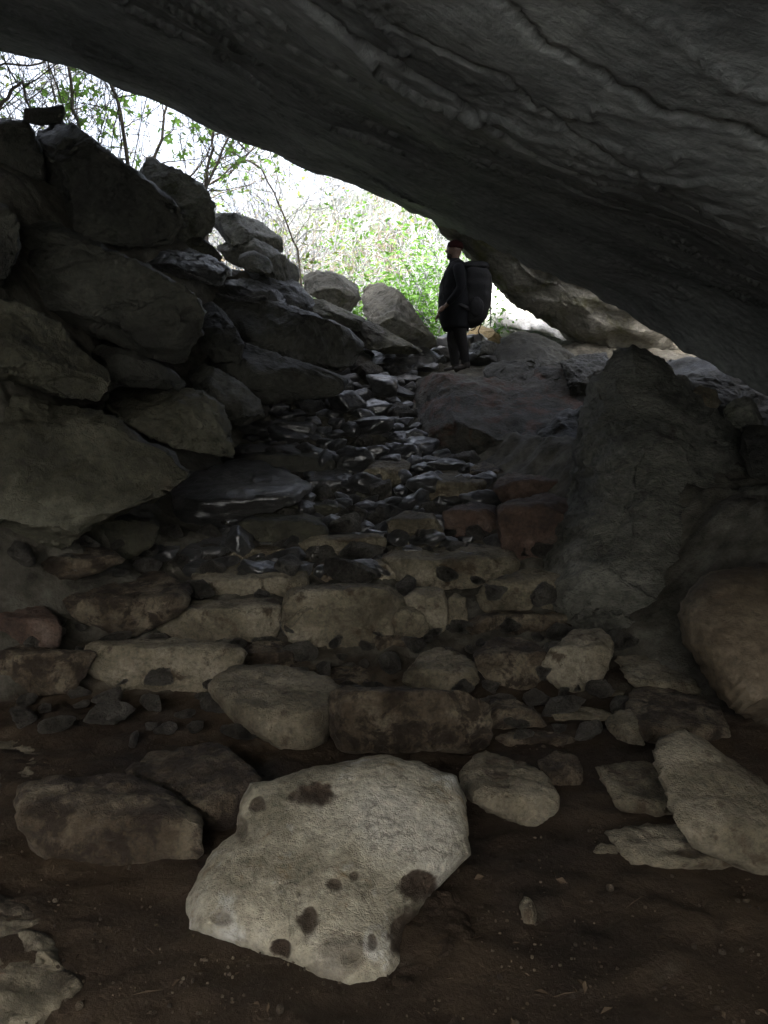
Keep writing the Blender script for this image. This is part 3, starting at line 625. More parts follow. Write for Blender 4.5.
G_FG = 'stones half sunk in the foreground mud'
stone('stone', 'dark flat topped block with a brown front at lower left', [(22, 790), (30, 784), (60, 776), (110, 772), (150, 788), (172, 822), (198, 830), (197, 855), (185, 868), (140, 866), (60, 862), (45, 850), (30, 830)], 'dirty', .52, cat='stone', group=G_FG, sub=5)
stone('stone', 'wedge of dark muddy rock between the brown block and the pitted boulder', [(130, 772), (160, 750), (215, 743), (252, 775), (248, 800), (234, 830), (205, 824), (180, 815), (150, 795)], 'dirty', .35, cat='stone', group=G_FG, sub=5)
def patch(name, label, poly, mat, top=.03, rk=.25):
    P = np.array([unp(q[0], q[1], 1.0) for q in poly]); cam0 = np.array([0, 0, CAMZ])
    P = cam0 + (P - cam0) * ((0.0 - CAMZ) / (P[:, 2] - CAMZ))[:, None]
    c = (P.max(0) + P.min(0))[:2] / 2; Q = P[:, :2] - c
    Q2 = np.concatenate([Q[i] * (1 - t) + Q[(i + 1) % len(Q)] * t for i in range(len(Q)) for t in (0, .25, .5, .75)]).reshape(-1, 2)
    A = np.arctan2(Q2[:, 1], Q2[:, 0]); o = np.argsort(A); A = A[o]; Rr = np.hypot(*Q2.T)[o]
    D, Fc = ico(6); th = np.arctan2(D[:, 1], D[:, 0]); sn = np.hypot(D[:, 0], D[:, 1])
    rr = np.interp(th, np.concatenate([A - 2 * math.pi, A, A + 2 * math.pi]), np.tile(Rr, 3)) * (1 + .05 * fbm(np.stack([np.cos(th) * 6, np.sin(th) * 6, 0 * th], -1), 4, 7))
    sx = sn ** .8; X = c[0] + rr * sx * np.cos(th); Y = c[1] + rr * sx * np.sin(th)
    h = np.clip(1 - sx ** 7, 0, 1) ** .5
    XY = np.stack([X, Y, 0 * X], -1)
    Z = gz(c[0], c[1]) - .045 + np.where(D[:, 2] > 0, top * h * (1 + .5 * fbm(XY * 3, 4, 5)) + .012 * fbm(XY * 14, 3, 6) * h, -.15 * h)
    return finish(name, np.stack([X, Y, Z], -1), Fc, mat, label, 'mud mound' if name == 'mud_mound' else 'stone', G_FG, rk=rk)
patch('flat_stone', 'flat grey rock patch at the left photo edge beside the brown block', [(-60, 722), (5, 723), (22, 726), (42, 745), (52, 765), (36, 780), (22, 800), (26, 835), (12, 858), (0, 868), (-60, 870)], 'flat', .05, .1)
patch('flat_stone', 'flat grey rock patch in the bottom left corner', [(-60, 888), (5, 897), (30, 905), (45, 925), (60, 950), (62, 968), (86, 985), (62, 1006), (42, 1022), (15, 1030), (0, 1040), (-60, 1040)], 'flat', .05, .1)
patch('mud_mound', 'low dark mud mound touching the right side of the pitted boulder', [(385, 950), (392, 915), (415, 890), (450, 892), (480, 935), (465, 985), (420, 1010), (390, 990)], 'ground', .05, .3)
patch('stone', 'half buried stone at the bottom edge in front of the pitted boulder', [(352, 1045), (372, 1008), (408, 994), (455, 1002), (480, 1045), (420, 1060)], 'dirty', .03, .2)
stone('stone', 'grey stone just right of the top of the pitted boulder', [(465, 766), (488, 755), (517, 764), (542, 773), (553, 793), (551, 809), (531, 827), (506, 814), (479, 796), (459, 787)], 'stone', .4, cat='stone', group=G_FG)
stone('stone', 'small dirty stone right of the grey stone by the pitted boulder', [(540, 762), (555, 752), (575, 757), (584, 775), (572, 790), (552, 786)], 'dirty', .45, cat='stone', group=G_FG)
stone('flat_stone', 'flat pointed slab with a yellow stain at right foreground', [(604, 772), (625, 768), (655, 762), (680, 774), (705, 795), (713, 808), (712, 822), (670, 815), (635, 808), (618, 795)], 'stone', .25, cat='stone', group=G_FG, sub=5)
stone('flat_stone', 'long flat slab nearest the camera at right, below the stained slab', [(608, 832), (650, 826), (700, 833), (725, 835), (746, 858), (735, 862), (710, 873), (690, 870), (655, 860), (622, 845)], 'stone', .25, cat='stone', group=G_FG, sub=5)
stone('stone', 'tiny pale stone at the left tip of the long flat slab', [(592, 852), (602, 845), (616, 847), (616, 855), (600, 858)], 'stone', .4, cat='stone', group=G_FG, sub=3)
stone('ledge_rock', 'pale slanting ledge along the right photo edge', [(664, 742), (688, 735), (715, 752), (745, 780), (775, 798), (810, 830), (810, 880), (770, 862), (735, 824), (705, 792), (680, 765)], 'stone', .3, cat='ledge', group=G_FG, sub=5, amp=.045)
stone('stone', 'small upright fluted stone in the mud at mid right', [(608, 722), (618, 711), (630, 710), (640, 725), (643, 748), (628, 742), (614, 734)], 'stone', .6, cat='stone', group=G_FG)
stone('stone', 'small pale upright chip standing in the bare mud', [(519, 906), (526, 897), (533, 903), (536, 918), (531, 930), (524, 922)], 'stone', .6, cat='stone', group=G_FG, sub=3)

G_STEP = 'rough stones laid as steps'
def ST(label, poly, mat='stone', k=.6, **kw): return stone('step_stone', label, poly, mat, k, cat='stone', group=G_STEP, **kw)
ST('tapering stone pointing down above the pitted boulder', [(215, 685), (233, 671), (263, 668), (293, 670), (317, 678), (337, 688), (333, 707), (318, 720), (318, 742), (295, 750), (277, 743), (250, 720), (223, 707)], 'stone', .45, sub=5)
ST('wide mud streaked block directly above the pitted boulder', [(335, 692), (350, 688), (400, 697), (450, 700), (485, 707), (487, 740), (470, 752), (400, 755), (345, 748), (336, 735)], 'dirty', .9, sub=5)
ST('long smooth pale slab with a thin lower lip, at left', [(87, 650), (97, 643), (133, 642), (153, 639), (187, 643), (213, 643), (240, 650), (238, 662), (220, 680), (207, 692), (143, 693), (123, 687), (97, 673), (87, 662)], 'stone', .85, sub=5)
ST('rectangular light block above the long smooth slab', [(158, 610), (170, 602), (230, 598), (270, 597), (275, 612), (274, 635), (262, 641), (175, 641), (155, 638), (156, 622)], 'stone', .68, sub=5)
ST('big square block in the middle of the steps', [(286, 592), (300, 584), (340, 583), (390, 590), (403, 600), (403, 618), (395, 632), (365, 635), (355, 645), (330, 647), (305, 640), (286, 625)], 'stone', .85, sub=5)
ST('brown slab at the left photo edge level with the long smooth slab', [(-40, 652), (20, 649), (60, 652), (89, 655), (85, 668), (60, 690), (30, 693), (0, 684), (-40, 680)], 'dirty', .85, sub=5)
ST('wide rock with wet dark top and rusty front at left', [(20, 577), (60, 572), (100, 568), (150, 575), (188, 588), (185, 600), (160, 606), (152, 625), (120, 640), (80, 632), (45, 612), (28, 597)], 'dirty', .55, sub=5)
ST('flat slab above the rectangular light block', [(195, 576), (215, 566), (260, 564), (300, 570), (304, 585), (290, 595), (255, 598), (205, 597)], 'stone', .55, sub=5)
ST('rounded glossy stone right of the muddy hollow', [(403, 680), (425, 655), (440, 649), (470, 660), (476, 680), (460, 693), (430, 696)], 'stone', .5)
ST('rugged dark stone beside the pale leaning stone', [(475, 655), (495, 640), (530, 642), (545, 655), (548, 672), (530, 689), (505, 691), (485, 675)], 'dirty', .7)
ST('pale leaning stone at the foot of the sloping rock', [(545, 675), (553, 655), (575, 632), (600, 630), (609, 640), (605, 665), (595, 680), (588, 694), (565, 688)], 'stone', .7)
ST('tapered standing stone right of the big square block', [(406, 600), (420, 588), (440, 590), (448, 605), (445, 620), (437, 636), (425, 632), (412, 615)], 'stone', .85)
ST('thin finger shaped standing stone', [(448, 602), (455, 595), (464, 600), (467, 620), (462, 637), (453, 636), (448, 620)], 'stone', .9)
ST('small wedge leaning on the right of the big square block', [(392, 618), (402, 605), (418, 612), (427, 630), (415, 643), (398, 640)], 'stone', .8)
ST('little stone under the corner of the big square block', [(375, 640), (385, 632), (402, 634), (410, 645), (400, 652), (380, 650)], 'dirty', .6)
ST('rounded muddy stone behind the tapering stone', [(242, 657), (255, 643), (280, 641), (293, 655), (288, 670), (250, 672)], 'dirty', .6)
ST('low stone lying in the muddy hollow under the big square block', [(322, 685), (330, 668), (352, 664), (372, 676), (372, 692), (345, 693)], 'dirty', .4)
ST('small stone tucked behind the tapering stone, at its right shoulder', [(290, 668), (300, 661), (315, 664), (321, 677), (305, 680)], 'dirty', .6)
ST('cracked ledge block left of the sloping rock', [(478, 596), (510, 580), (540, 572), (568, 575), (568, 600), (562, 613), (500, 613), (482, 604)], 'stone', .8)
ST('long narrow ledge stone under the cracked ledge block', [(470, 624), (500, 614), (560, 613), (594, 617), (592, 632), (540, 637), (480, 637)], 'dirty', .85)
ST('dirty stone right of the wide mud streaked block', [(486, 697), (510, 698), (535, 713), (546, 725), (525, 731), (490, 730)], 'dirty', .6)
ST('thin flat stone under the pale leaning stone', [(548, 712), (560, 706), (600, 710), (612, 718), (600, 724), (560, 722)], 'stone', .5)
ST('thin flat stone behind the small dirty stone', [(497, 738), (520, 731), (560, 734), (577, 740), (560, 746), (510, 747)], 'dirty', .5)
ST('slanting strip of pale rock left of the clay stained boulder', [(618, 660), (645, 656), (672, 668), (700, 686), (716, 704), (700, 706), (665, 690), (635, 674)], 'stone', .45)
ST('small pale pebble like stone beside the slanting strip', [(606, 695), (612, 688), (624, 689), (626, 697), (614, 700)], 'stone', .5, sub=3)
ST('dark bedrock hump below the slanting strip', [(625, 712), (640, 692), (680, 690), (715, 708), (728, 735), (700, 745), (655, 740)], 'dirty', .3)
ST('light sharp edged slab in the upper steps', [(299, 546), (315, 539), (345, 536), (370, 533), (384, 545), (375, 556), (350, 559), (320, 564), (303, 561)], 'stone', .8)
ST('slab with a wet rim behind the sharp edged slab', [(322, 537), (335, 524), (370, 526), (393, 530), (399, 545), (380, 549), (340, 546)], 'wet', .5)
ST('broad arched olive stone left of the sharp edged slab', [(228, 549), (240, 525), (265, 512), (290, 513), (315, 520), (325, 532), (316, 546), (290, 553), (250, 554)], 'wall', .75)
ST('pointed little stone leaning on the broad arched stone', [(229, 563), (245, 548), (265, 546), (285, 556), (296, 567), (260, 568)], 'stone', .8)
ST('rounded block with a rust stained foot', [(389, 522), (410, 511), (430, 515), (441, 530), (439, 546), (405, 547), (392, 537)], 'stone', .75)
ST('brown block against the reddish stones', [(441, 522), (457, 508), (475, 504), (494, 508), (498, 530), (492, 541), (468, 540), (448, 532)], 'red', .8)
ST('large reddish fractured stone beside the sloping rock', [(496, 514), (515, 502), (545, 496), (568, 503), (574, 520), (560, 532), (540, 542), (522, 552), (515, 561), (500, 545)], 'red', .8)
ST('reddish rubble stone on top of the fractured one', [(495, 487), (512, 473), (535, 474), (560, 486), (578, 494), (555, 504), (510, 502)], 'red', .7)
ST('wide pale flat slab in the middle right of the steps', [(384, 562), (400, 548), (430, 537), (480, 535), (500, 541), (512, 560), (511, 580), (490, 587), (440, 591), (410, 589), (390, 577)], 'stone', .55, sub=5)
ST('short block under the wide pale flat slab', [(364, 564), (385, 560), (412, 562), (414, 582), (380, 585), (367, 577)], 'stone', .8)
ST('crumbly stone under the sharp edged slab', [(307, 572), (320, 563), (350, 561), (367, 571), (361, 583), (320, 582)], 'dirty', .7)
ST('brown stone at the base of the large wall boulder', [(71, 541), (80, 520), (105, 513), (135, 517), (156, 526), (146, 546), (110, 549), (80, 549)], 'wall', .75)
ST('low ledge stone at the far left beneath the wall boulder', [(-20, 590), (20, 580), (62, 556), (100, 550), (122, 560), (102, 569), (65, 574), (20, 590)], 'dirty', .7)
ST('rusty lump in the dark hollow at the left edge', [(-30, 610), (10, 602), (45, 610), (62, 628), (50, 645), (10, 650), (-30, 648)], 'red', .6)
ST('smooth wet slab with blue sheen beside the broad arched stone', [(160, 542), (185, 526), (213, 520), (236, 525), (232, 545), (215, 556), (182, 560)], 'wet', .25)
ST('largest shining wet slab on the left of the path', [(180, 488), (200, 474), (235, 460), (262, 464), (290, 478), (308, 490), (282, 501), (240, 507), (212, 513), (188, 506)], 'wet', .25, sub=5, Y=6.7)
ST('small wet slab between the shining slabs', [(128, 550), (145, 538), (165, 537), (178, 548), (165, 560), (140, 560)], 'wet', .4)
ST('straight edged dark step across the left of the path', [(233, 421), (255, 416), (300, 419), (319, 425), (317, 440), (280, 444), (236, 442)], 'wet', .7, sub=5)
ST('dark hollow fronted step below the straight edged one', [(238, 460), (262, 447), (310, 452), (332, 462), (326, 480), (290, 482), (250, 474)], 'dark', .7)
ST('flat wet stone right of the hollow fronted step', [(330, 464), (345, 452), (370, 452), (387, 461), (378, 474), (345, 476)], 'wet', .5)
ST('wedge stone with bright rim in mid path', [(363, 476), (376, 463), (400, 460), (409, 464), (402, 477), (391, 491), (370, 489)], 'stone', .7)
ST('wet ridged stone in mid path above the slab with a wet rim', [(308, 482), (322, 470), (345, 470), (358, 484), (346, 497), (318, 498)], 'wet', .6)
ST('long low olive stone bridging the path below the largest shining slab', [(258, 505), (285, 497), (325, 500), (345, 510), (330, 519), (290, 516)], 'wall', .6)
ST('rough stone in front of the dark red flanked boulder', [(415, 480), (432, 470), (462, 472), (486, 484), (478, 500), (448, 504), (422, 498)], 'stone', .6)
ST('rough small stone left of the red rubble stone', [(470, 470), (485, 462), (500, 468), (504, 480), (488, 486), (472, 482)], 'dirty', .6)

# ------------------------------------------------------------------ rubble of the path
protos = []
for i in range(16):
    rg = np.random.default_rng(900 + i)
    P = rg.normal(size=(14, 3)); P /= np.linalg.norm(P, axis=1)[:, None]
    P = P * np.array([1, rg.uniform(.5, .8), rg.uniform(.35, .65)])
    V, Fc = rock_surface(P, 4, 60, .05, 5); V = roughen(V * .2, Fc, .8) * 5
    V = V - np.array([0, 0, V[:, 2].min() * .5])
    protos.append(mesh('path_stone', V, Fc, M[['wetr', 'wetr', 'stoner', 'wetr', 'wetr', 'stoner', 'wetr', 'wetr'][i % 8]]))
G_RUB = 'small loose stones covering the upper path'
rg = np.random.default_rng(77)
left_b = [(348, 360), (372, 345), (385, 290), (400, 240), (420, 235), (460, 240), (500, 235), (540, 225), (570, 180)]
right_b = [(350, 500), (365, 440), (380, 412), (420, 412), (450, 430), (480, 490), (510, 480), (540, 480), (570, 480)]
placed = []; tries = 0
while len(placed) < 290 and tries < 30000:
    tries += 1
    py = rg.uniform(348, 580) if rg.random() < .5 else rg.uniform(348, 470)
    xl_ = np.interp(py, [a for a, _ in left_b], [b for _, b in left_b]); xr_ = np.interp(py, [a for a, _ in right_b], [b for _, b in right_b])
    px = rg.uniform(xl_, xr_)
    Yd = gY(px, py)
    p = unp(px, py, Yd); gzv = float(gz(p[0], p[1]))
    r = rg.uniform(.10, .29) * (1.1 if Yd > 8 else .85)
    if any((p[0] - q[0]) ** 2 + ((p[1] - q[1]) * .7) ** 2 < (.42 * (r + q[2])) ** 2 for q in placed): continue
    placed.append((p[0], p[1], r))
    o = obj('path_stone', protos[rg.integers(len(protos))], loc=(p[0], p[1], gzv + r * .12))
    o.rotation_euler = (rg.uniform(-.1, .35), rg.uniform(-.25, .25), rg.normal() * .5 + (3.14 if rg.random() < .5 else 0))
    o.scale = (r, r, r * rg.uniform(.8, 1.25))
    tag(o, 'small angular wet stone among the loose rubble of the upper path', 'stone', G_RUB)
# loose stones between the lower steps, and pebbles on the mud
G_GAP = 'small stones in the gaps between the lower steps'
n = 0; placed2 = []; dull = [m for m in protos if m.materials[0].name == 'dull_rubble']
for _try in range(5000):
    if n >= 190: break
    px, py = rg.uniform(20, 620), 745 - 215 * rg.random() ** .8
    Yd = gY(px, py); p = unp(px, py, Yd); r = rg.uniform(.07, .19) * (1.3 if py < 620 else .8)
    if any((p[0] - q[0]) ** 2 + (p[1] - q[1]) ** 2 < (.85 * (r + q[2])) ** 2 for q in placed2): continue
    placed2.append((p[0], p[1], r)); n += 1
    o = obj('rubble_stone', dull[rg.integers(len(dull))], loc=(p[0], p[1], float(gz(p[0], p[1])) + r * .25))
    o.rotation_euler = (rg.uniform(-.3, .3), rg.uniform(-.3, .3), rg.uniform(0, 6.28)); o.scale = (r, r, r)
    tag(o, 'small muddy stone lying in a gap between the lower step stones', 'stone', G_GAP)
Vs, Fs = [], []; k0 = 0
D, Fc = ico(1)
for i in range(1500):
    px, py = rg.uniform(-10, 780), rg.uniform(740, 1030)
    Yd = gY(px, py); p = unp(px, py, Yd); r = rg.uniform(.0015, .006) * (1 if rg.random() < .95 else 2.2)
    V = D * r * rg.uniform(.6, 1.3, 3) + np.array([p[0], p[1], float(gz(p[0], p[1])) + r * .6])
    Vs.append(V); Fs.append(Fc + k0); k0 += len(V)
tag(obj('gravel', mesh('gravel', np.concatenate(Vs), np.concatenate(Fs), M['dirty'])), 'tiny grit scattered over the dark mud floor', 'gravel', kind='stuff')

Vs, Fs, k0 = [], [], 0
for i in range(160):
    px, py = rg.uniform(-10, 780), rg.uniform(700, 1035); Yd = gY(px, py); p = unp(px, py, Yd)
    z = float(gz(p[0], p[1])) + .012; a_ = rg.uniform(0, 6.28); l = rg.uniform(.008, .022)
    e1 = np.array([math.cos(a_), math.sin(a_), rg.normal() * .2]) * l
    e2 = np.array([-math.sin(a_), math.cos(a_), rg.normal() * .3]) * l * (rg.uniform(.35, .6) if rg.random() < .6 else .06)
    if abs(e2).max() < l * .1: e1 *= 2.2
    c_ = np.array([p[0], p[1], z]); up_ = np.array([0, 0, l * .25])
    Vs += [c_ - e1, c_ + e2 + up_, c_ + e1, c_ - e2 + up_ * .5]; Fs.append((k0, k0 + 1, k0 + 2, k0 + 3)); k0 += 4
tag(obj('leaf_litter', mesh('leaf_litter', np.array(Vs), Fs, plain('dead_leaf_brown', (0.07, 0.05, 0.032), .8, .2), smooth=False)), 'dead leaf scraps and bits of twig on the mud floor', 'litter', kind='stuff')

# ------------------------------------------------------------------ vegetation
def tube(V, Fq, p0, p1, r0, r1, n=4):
    d = p1 - p0; l = np.linalg.norm(d)
    if l < 1e-6: return
    d = d / l; a = np.cross(d, [0.3, .9, .2]); a /= np.linalg.norm(a); b = np.cross(d, a); k = len(V)
    for p, r in ((p0, r0), (p1, r1)):
        for j in range(n):
            t = 2 * math.pi * j / n; V.append(p + (a * math.cos(t) + b * math.sin(t)) * r)
    for j in range(n): Fq.append((k + j, k + (j + 1) % n, k + n + (j + 1) % n, k + n + j))
def grow(rg, p, d, L, r, lev, V, Fq, tips, curl=.35, up=.08, kids=(3, 5), minr=.0025, spread=.7):
    nseg = max(3, int(4 + lev)); step = L / nseg
    for i in range(nseg):
        d = d + rg.normal(size=3) * curl * .5; d[2] += up; d /= np.linalg.norm(d)
        q = p + d * step; r1 = max(minr, r * (1 - .75 * (i + 1) / nseg))
        tube(V, Fq, p, q, max(minr, r * (1 - .75 * i / nseg)), r1, 4 if r > .01 else 3)
        if lev <= 1: tips.append((q, d.copy()))
        if lev > 0 and i >= 1:
            for _ in range(rg.integers(kids[0], kids[1]) if i > 1 else 1):
                if rg.random() < .62:
                    e = d + rg.normal(size=3) * spread; e /= np.linalg.norm(e)
                    grow(rg, q.copy(), e, L * rg.uniform(.42, .68), r * .45, lev - 1, V, Fq, tips, curl, up, kids, minr, spread)
        p = q
def leaves(rg, tips, n, size, spread=.08, lobed=False):
    V, Fc = [], []
    if not tips: return np.zeros((0, 3)), []
    for _ in range(n):
        t, d = tips[rg.integers(len(tips))]
        c = t + rg.normal(size=3) * spread; s = size * rg.uniform(.55, 1.25)
        a = rg.normal(size=3); a[2] *= .5; a /= np.linalg.norm(a); b = rg.normal(size=3); b -= a * (a @ b); b /= np.linalg.norm(b)
        nrm = np.cross(a, b); k = len(V)
        if lobed:      # five pointed leaf
            V.append(c)
            for j in range(10):
                rr = s * (1.0 if j % 2 == 0 else .55) * (1.15 if j == 2 else 1); th = 2 * math.pi * (j - 2) / 11.0 + .5
                V.append(c + (a * math.cos(th) + b * math.sin(th)) * rr + nrm * s * .12 * (j % 2))
            for j in range(9): Fc.append((k, k + 1 + j, k + 2 + j))
        else:
            V += [c - a * s, c + b * s * .45 + nrm * s * .1, c + a * s, c - b * s * .45 + nrm * s * .1]
            Fc.append((k, k + 1, k + 2, k + 3))
    return np.array(V), Fc
def shrub(name, label, cat, base, H, seed, lev=3, stems=5, r=.03, lean=(0, 0), nl=600, ls=.035, leafm='leafg', barkm='palebark', lobed=False, group=None, up=.08, spread=.7, kids=(2, 4), lspread=.08, curl=.35, minr=.003):
    rg = np.random.default_rng(seed); V, Fq, tips = [], [], []
    for s in range(stems):
        d = np.array([rg.normal() * .35 + lean[0], rg.normal() * .35 + lean[1], 1.0]); d /= np.linalg.norm(d)
        grow(rg, rg.normal(size=3) * np.array([.12, .12, 0]) * H * .3, d, H * rg.uniform(.7, 1.05), r * rg.uniform(.6, 1), lev, V, Fq, tips, curl=curl, up=up, kids=kids, spread=spread, minr=minr)
    root = bpy.data.objects.new(name, None); COL.objects.link(root); root.location = base
    tag(root, label, cat, group)
    obj('branches', mesh('branches', np.array(V), Fq, M[barkm]), root)
    if nl:
        lv, lf = leaves(rg, tips, nl, ls, lspread, lobed)
        obj('leaves', mesh('leaves', lv, lf, M[leafm], smooth=False), root)
    return root
def G(px, Y, dz=0.0):
    X = (px - 384) / FPX * Y
    return (X, Y, float(gz(X, Y)) + dz)

# near sprigs in the mouth of the cave
shrub('vine_shrub', 'young shrub with big bright five lobed leaves behind the black boulder', 'shrub', G(105, 10.6, 0), 3.0, 3, lev=2, stems=9, r=.014, nl=420, ls=.085, leafm='vine', barkm='bark', lobed=True, kids=(2, 4), lspread=.08, lean=(.15, 0))
shrub('vine_shrub', 'leafy sprig with bright five lobed leaves above the moss streaked boulder', 'shrub', G(165, 11.2, 0), 2.4, 8, lev=2, stems=5, r=.012, nl=150, ls=.08, leafm='vine', barkm='bark', lobed=True, lean=(.2, 0))
def sapling(label, pts, r, seed, nl=0, leafm='leafg'):
    rg = np.random.default_rng(seed); V, Fq, tips = [], [], []
    P = [unp(*p) for p in pts]; zb = float(gz(P[0][0], P[0][1]))
    if P[0][2] > zb: P.insert(0, np.array([P[0][0] + .05, P[0][1], zb - .05]))
    base = P[0].copy()
    nseg = 5
    Q = []
    for i in range(len(P) - 1):
        for t in np.linspace(0, 1, nseg)[:-1]: Q.append(P[i] * (1 - t) + P[i + 1] * t + rg.normal(size=3) * .015)
    Q.append(P[-1]); Q = [q - base for q in Q]
    for i in range(len(Q) - 1):
        f = 1 - .6 * i / len(Q); tube(V, Fq, Q[i], Q[i + 1], r * f, r * (f - .6 / len(Q)), 6)
    V2, F2 = [], []
    for i in range(2, len(Q), 1):
        if rg.random() < .75:
            d = rg.normal(size=3); d[2] = abs(d[2]) * .5; d /= np.linalg.norm(d)
            grow(rg, Q[i], d, rg.uniform(.5, 1.3), r * .35, 1, V2, F2, tips, kids=(1, 3), minr=.003)
    root = bpy.data.objects.new('bare_sapling', None); COL.objects.link(root); root.location = base
    tag(root, label, 'tree', 'bare saplings in the cave mouth')
    k_ = len(V); V += V2; Fq += [tuple(i + k_ for i in f) for f in F2]
    obj('trunk', mesh('trunk', np.array(V), Fq, M['bark']), root)
    if nl:
        lv, lf = leaves(rg, tips, nl, .05, .06); obj('leaves', mesh('leaves', lv, lf, M[leafm], smooth=False), root)
sapling('thin bare stem rising behind the small perched stone', [(86, 160, 10.6), (76, 110, 10.6), (62, 50, 10.6), (50, -40, 10.6)], .035, 1)
sapling('bare dark stem right of the bright lobed leaves', [(128, 160, 10.8), (118, 100, 10.8), (106, 55, 10.8), (90, -30, 10.8)], .035, 2)
sapling('crooked bare stem above the moss streaked boulder', [(152, 165, 11.5), (163, 130, 11.5), (167, 100, 11.5), (165, 40, 11.5)], .03, 3)
sapling('forked bare stem behind the flat topped grey rock', [(203, 190, 11.2), (212, 150, 11.2), (214, 118, 11.2), (212, 60, 11.2)], .03, 4, 30)
sapling('slanting bare stem leaning right under the roof lip', [(205, 195, 11.6), (218, 158, 11.6), (240, 120, 11.6), (275, 80, 11.6)], .028, 5, 20)
sapling('long drooping bare branch arching towards the jagged rock', [(300, 262, 12.5), (285, 215, 12.3), (262, 170, 12.0), (225, 150, 11.8)], .02, 6, 30)
sapling('bent dry branch at the left edge over the dark block', [(-10, 128, 9.8), (8, 95, 9.8), (22, 80, 9.8), (30, 108, 9.6)], .03, 7)
sapling('thin dead branch reaching across the upper left corner', [(-40, 70, 11), (20, 66, 11), (60, 58, 11.2), (120, 70, 11.5)], .02, 9)

rg = np.random.default_rng(42)
kinds = [('thicket of pale bare twigs', 'palebark', 'leafy', 60, 'bare_shrub'), ('fresh green leafy bush', 'palebark', 'leaf', 2600, 'leafy_shrub'),
         ('yellow green sparse bush', 'palebark', 'leafy', 350, 'leafy_shrub'), ('olive green bush', 'bark', 'leafg', 700, 'leafy_shrub'), ('dry tan leaved bush', 'palebark', 'dryleaf', 200, 'dry_shrub')]
spots = [  # px, Y, kind, height, where
    (322, 14.5, 1, 1.3, 'directly above the light grey capped boulder'), (372, 14.0, 1, 1.5, 'just above the large pitted boulder'), (418, 14.2, 1, 1.7, 'left of the head of the standing person'),
    (345, 15.5, 0, 2.6, 'rising over the gap between the two pale boulders'), (292, 15.0, 2, 1.9, 'above the jagged grey rock on the skyline'), (262, 14.2, 0, 2.4, 'above the flat topped grey rock'),
    (235, 15.2, 4, 2.5, 'between the forked stem and the jagged rock'), (400, 16.5, 2, 2.4, 'on the slope left of the person, under the overhang'), (440, 15.5, 1, 2.2, 'behind the head of the person'),
    (310, 18.0, 4, 2.8, 'tallest tan one on the mid slope'), (360, 18.5, 3, 2.6, 'dark one high on the mid slope under the roof lip'), (270, 17.5, 2, 3.0, 'pale one right of the leaning stem'),
    (425, 19.0, 0, 3.0, 'high under the overhang'), (200, 16.0, 0, 3.0, 'behind the forked stem'), (150, 15.0, 4, 2.6, 'behind the crooked stem'), (60, 14.0, 0, 3.4, 'filling the upper left corner behind the perched stone'),
    (15, 13.2, 0, 3.2, 'at the far left edge above the dark block'), (100, 16.0, 3, 3.0, 'behind the bright lobed leaves'), (-30, 15.5, 4, 3.6, 'half outside the left edge'),
    (330, 22.0, 0, 3.2, 'at the brow of the slope in the middle'), (385, 23.0, 3, 3.0, 'at the brow of the slope under the roof lip'), (285, 22.0, 4, 3.2, 'on the brow of the slope to the left'), (440, 23.5, 2, 3.0, 'at the brow near the overhang'),
    (235, 21.0, 0, 3.6, 'on the brow behind the drooping branch'), (365, 27.0, 4, 3.4, 'on the crest far off in the middle'), (310, 27.0, 2, 3.4, 'on the crest far off left of the middle'), (415, 28.0, 0, 3.6, 'on the crest far off near the overhang'),
    (40, 12.6, 2, 3.6, 'crowding the upper left corner over the dark block'), (120, 13.6, 3, 3.6, 'dense one behind the lobed leaves'), (190, 13.8, 2, 3.0, 'between the crooked stem and the forked stem'), (245, 16.5, 3, 3.2, 'dense one behind the slanting stem'), (285, 19.5, 0, 3.6, 'fine twigged one behind the drooping branch'),
    (335, 16.0, 1, 2.0, 'second row behind the light grey capped boulder'), (400, 15.2, 1, 2.1, 'second row between the pitted boulder and the person'), (300, 16.5, 3, 2.2, 'second row behind the jagged rock'),
    (425, 17.0, 1, 2.6, 'second row just left of the overhang'), (355, 20.0, 1, 2.6, 'green one halfway up the slope in the middle'), (250, 18.5, 3, 2.6, 'halfway up the slope behind the flat topped rock'), (180, 18.0, 0, 3.4, 'tangled one behind the moss streaked boulder'),
    (475, 17.5, 0, 2.4, 'seen past the shoulder of the person'),
]
for i, (px, Y, k, H, where) in enumerate(spots):
    d, bk, lf, nl, nm = kinds[k]
    far = Y > 20
    shrub(nm, f'{d} {where}', 'shrub', G(px, Y, -.1), H, 200 + i, lev=3, minr=.005 if Y < 17 else .008, stems=6, r=.045, nl=nl, ls=.062 if Y < 17 else .075, leafm=lf, barkm=bk, group='shrubs on the slope outside the cave', kids=(1, 3), lspread=.12, up=.05)

# ------------------------------------------------------------------ the hiker
PXM = 10.7 / FPX
feet = unp(461, 373, 10.7)
def skin_mesh(name, verts, edges, radii, root, mat, lv=2, flat=None):
    me = bpy.data.meshes.new(name); me.from_pydata([tuple(v) for v in verts], edges, [])
    o = bpy.data.objects.new(name, me); COL.objects.link(o)
    sm = o.modifiers.new('s', 'SKIN'); sm.use_smooth_shade = True
    for i, r in enumerate(radii):
        v = me.skin_vertices[0].data[i]; v.radius = (r, r) if not isinstance(r, tuple) else r
        v.use_root = (i == root)
    ss = o.modifiers.new('u', 'SUBSURF'); ss.levels = lv; ss.render_levels = lv
    dg = bpy.context.evaluated_depsgraph_get(); dg.update()
    m2 = bpy.data.meshes.new_from_object(o.evaluated_get(dg)); m2.name = name
    bpy.data.objects.remove(o)
    m2.materials.clear(); m2.materials.append(mat)
    m2.polygons.foreach_set('use_smooth', [True] * len(m2.polygons))
    return m2
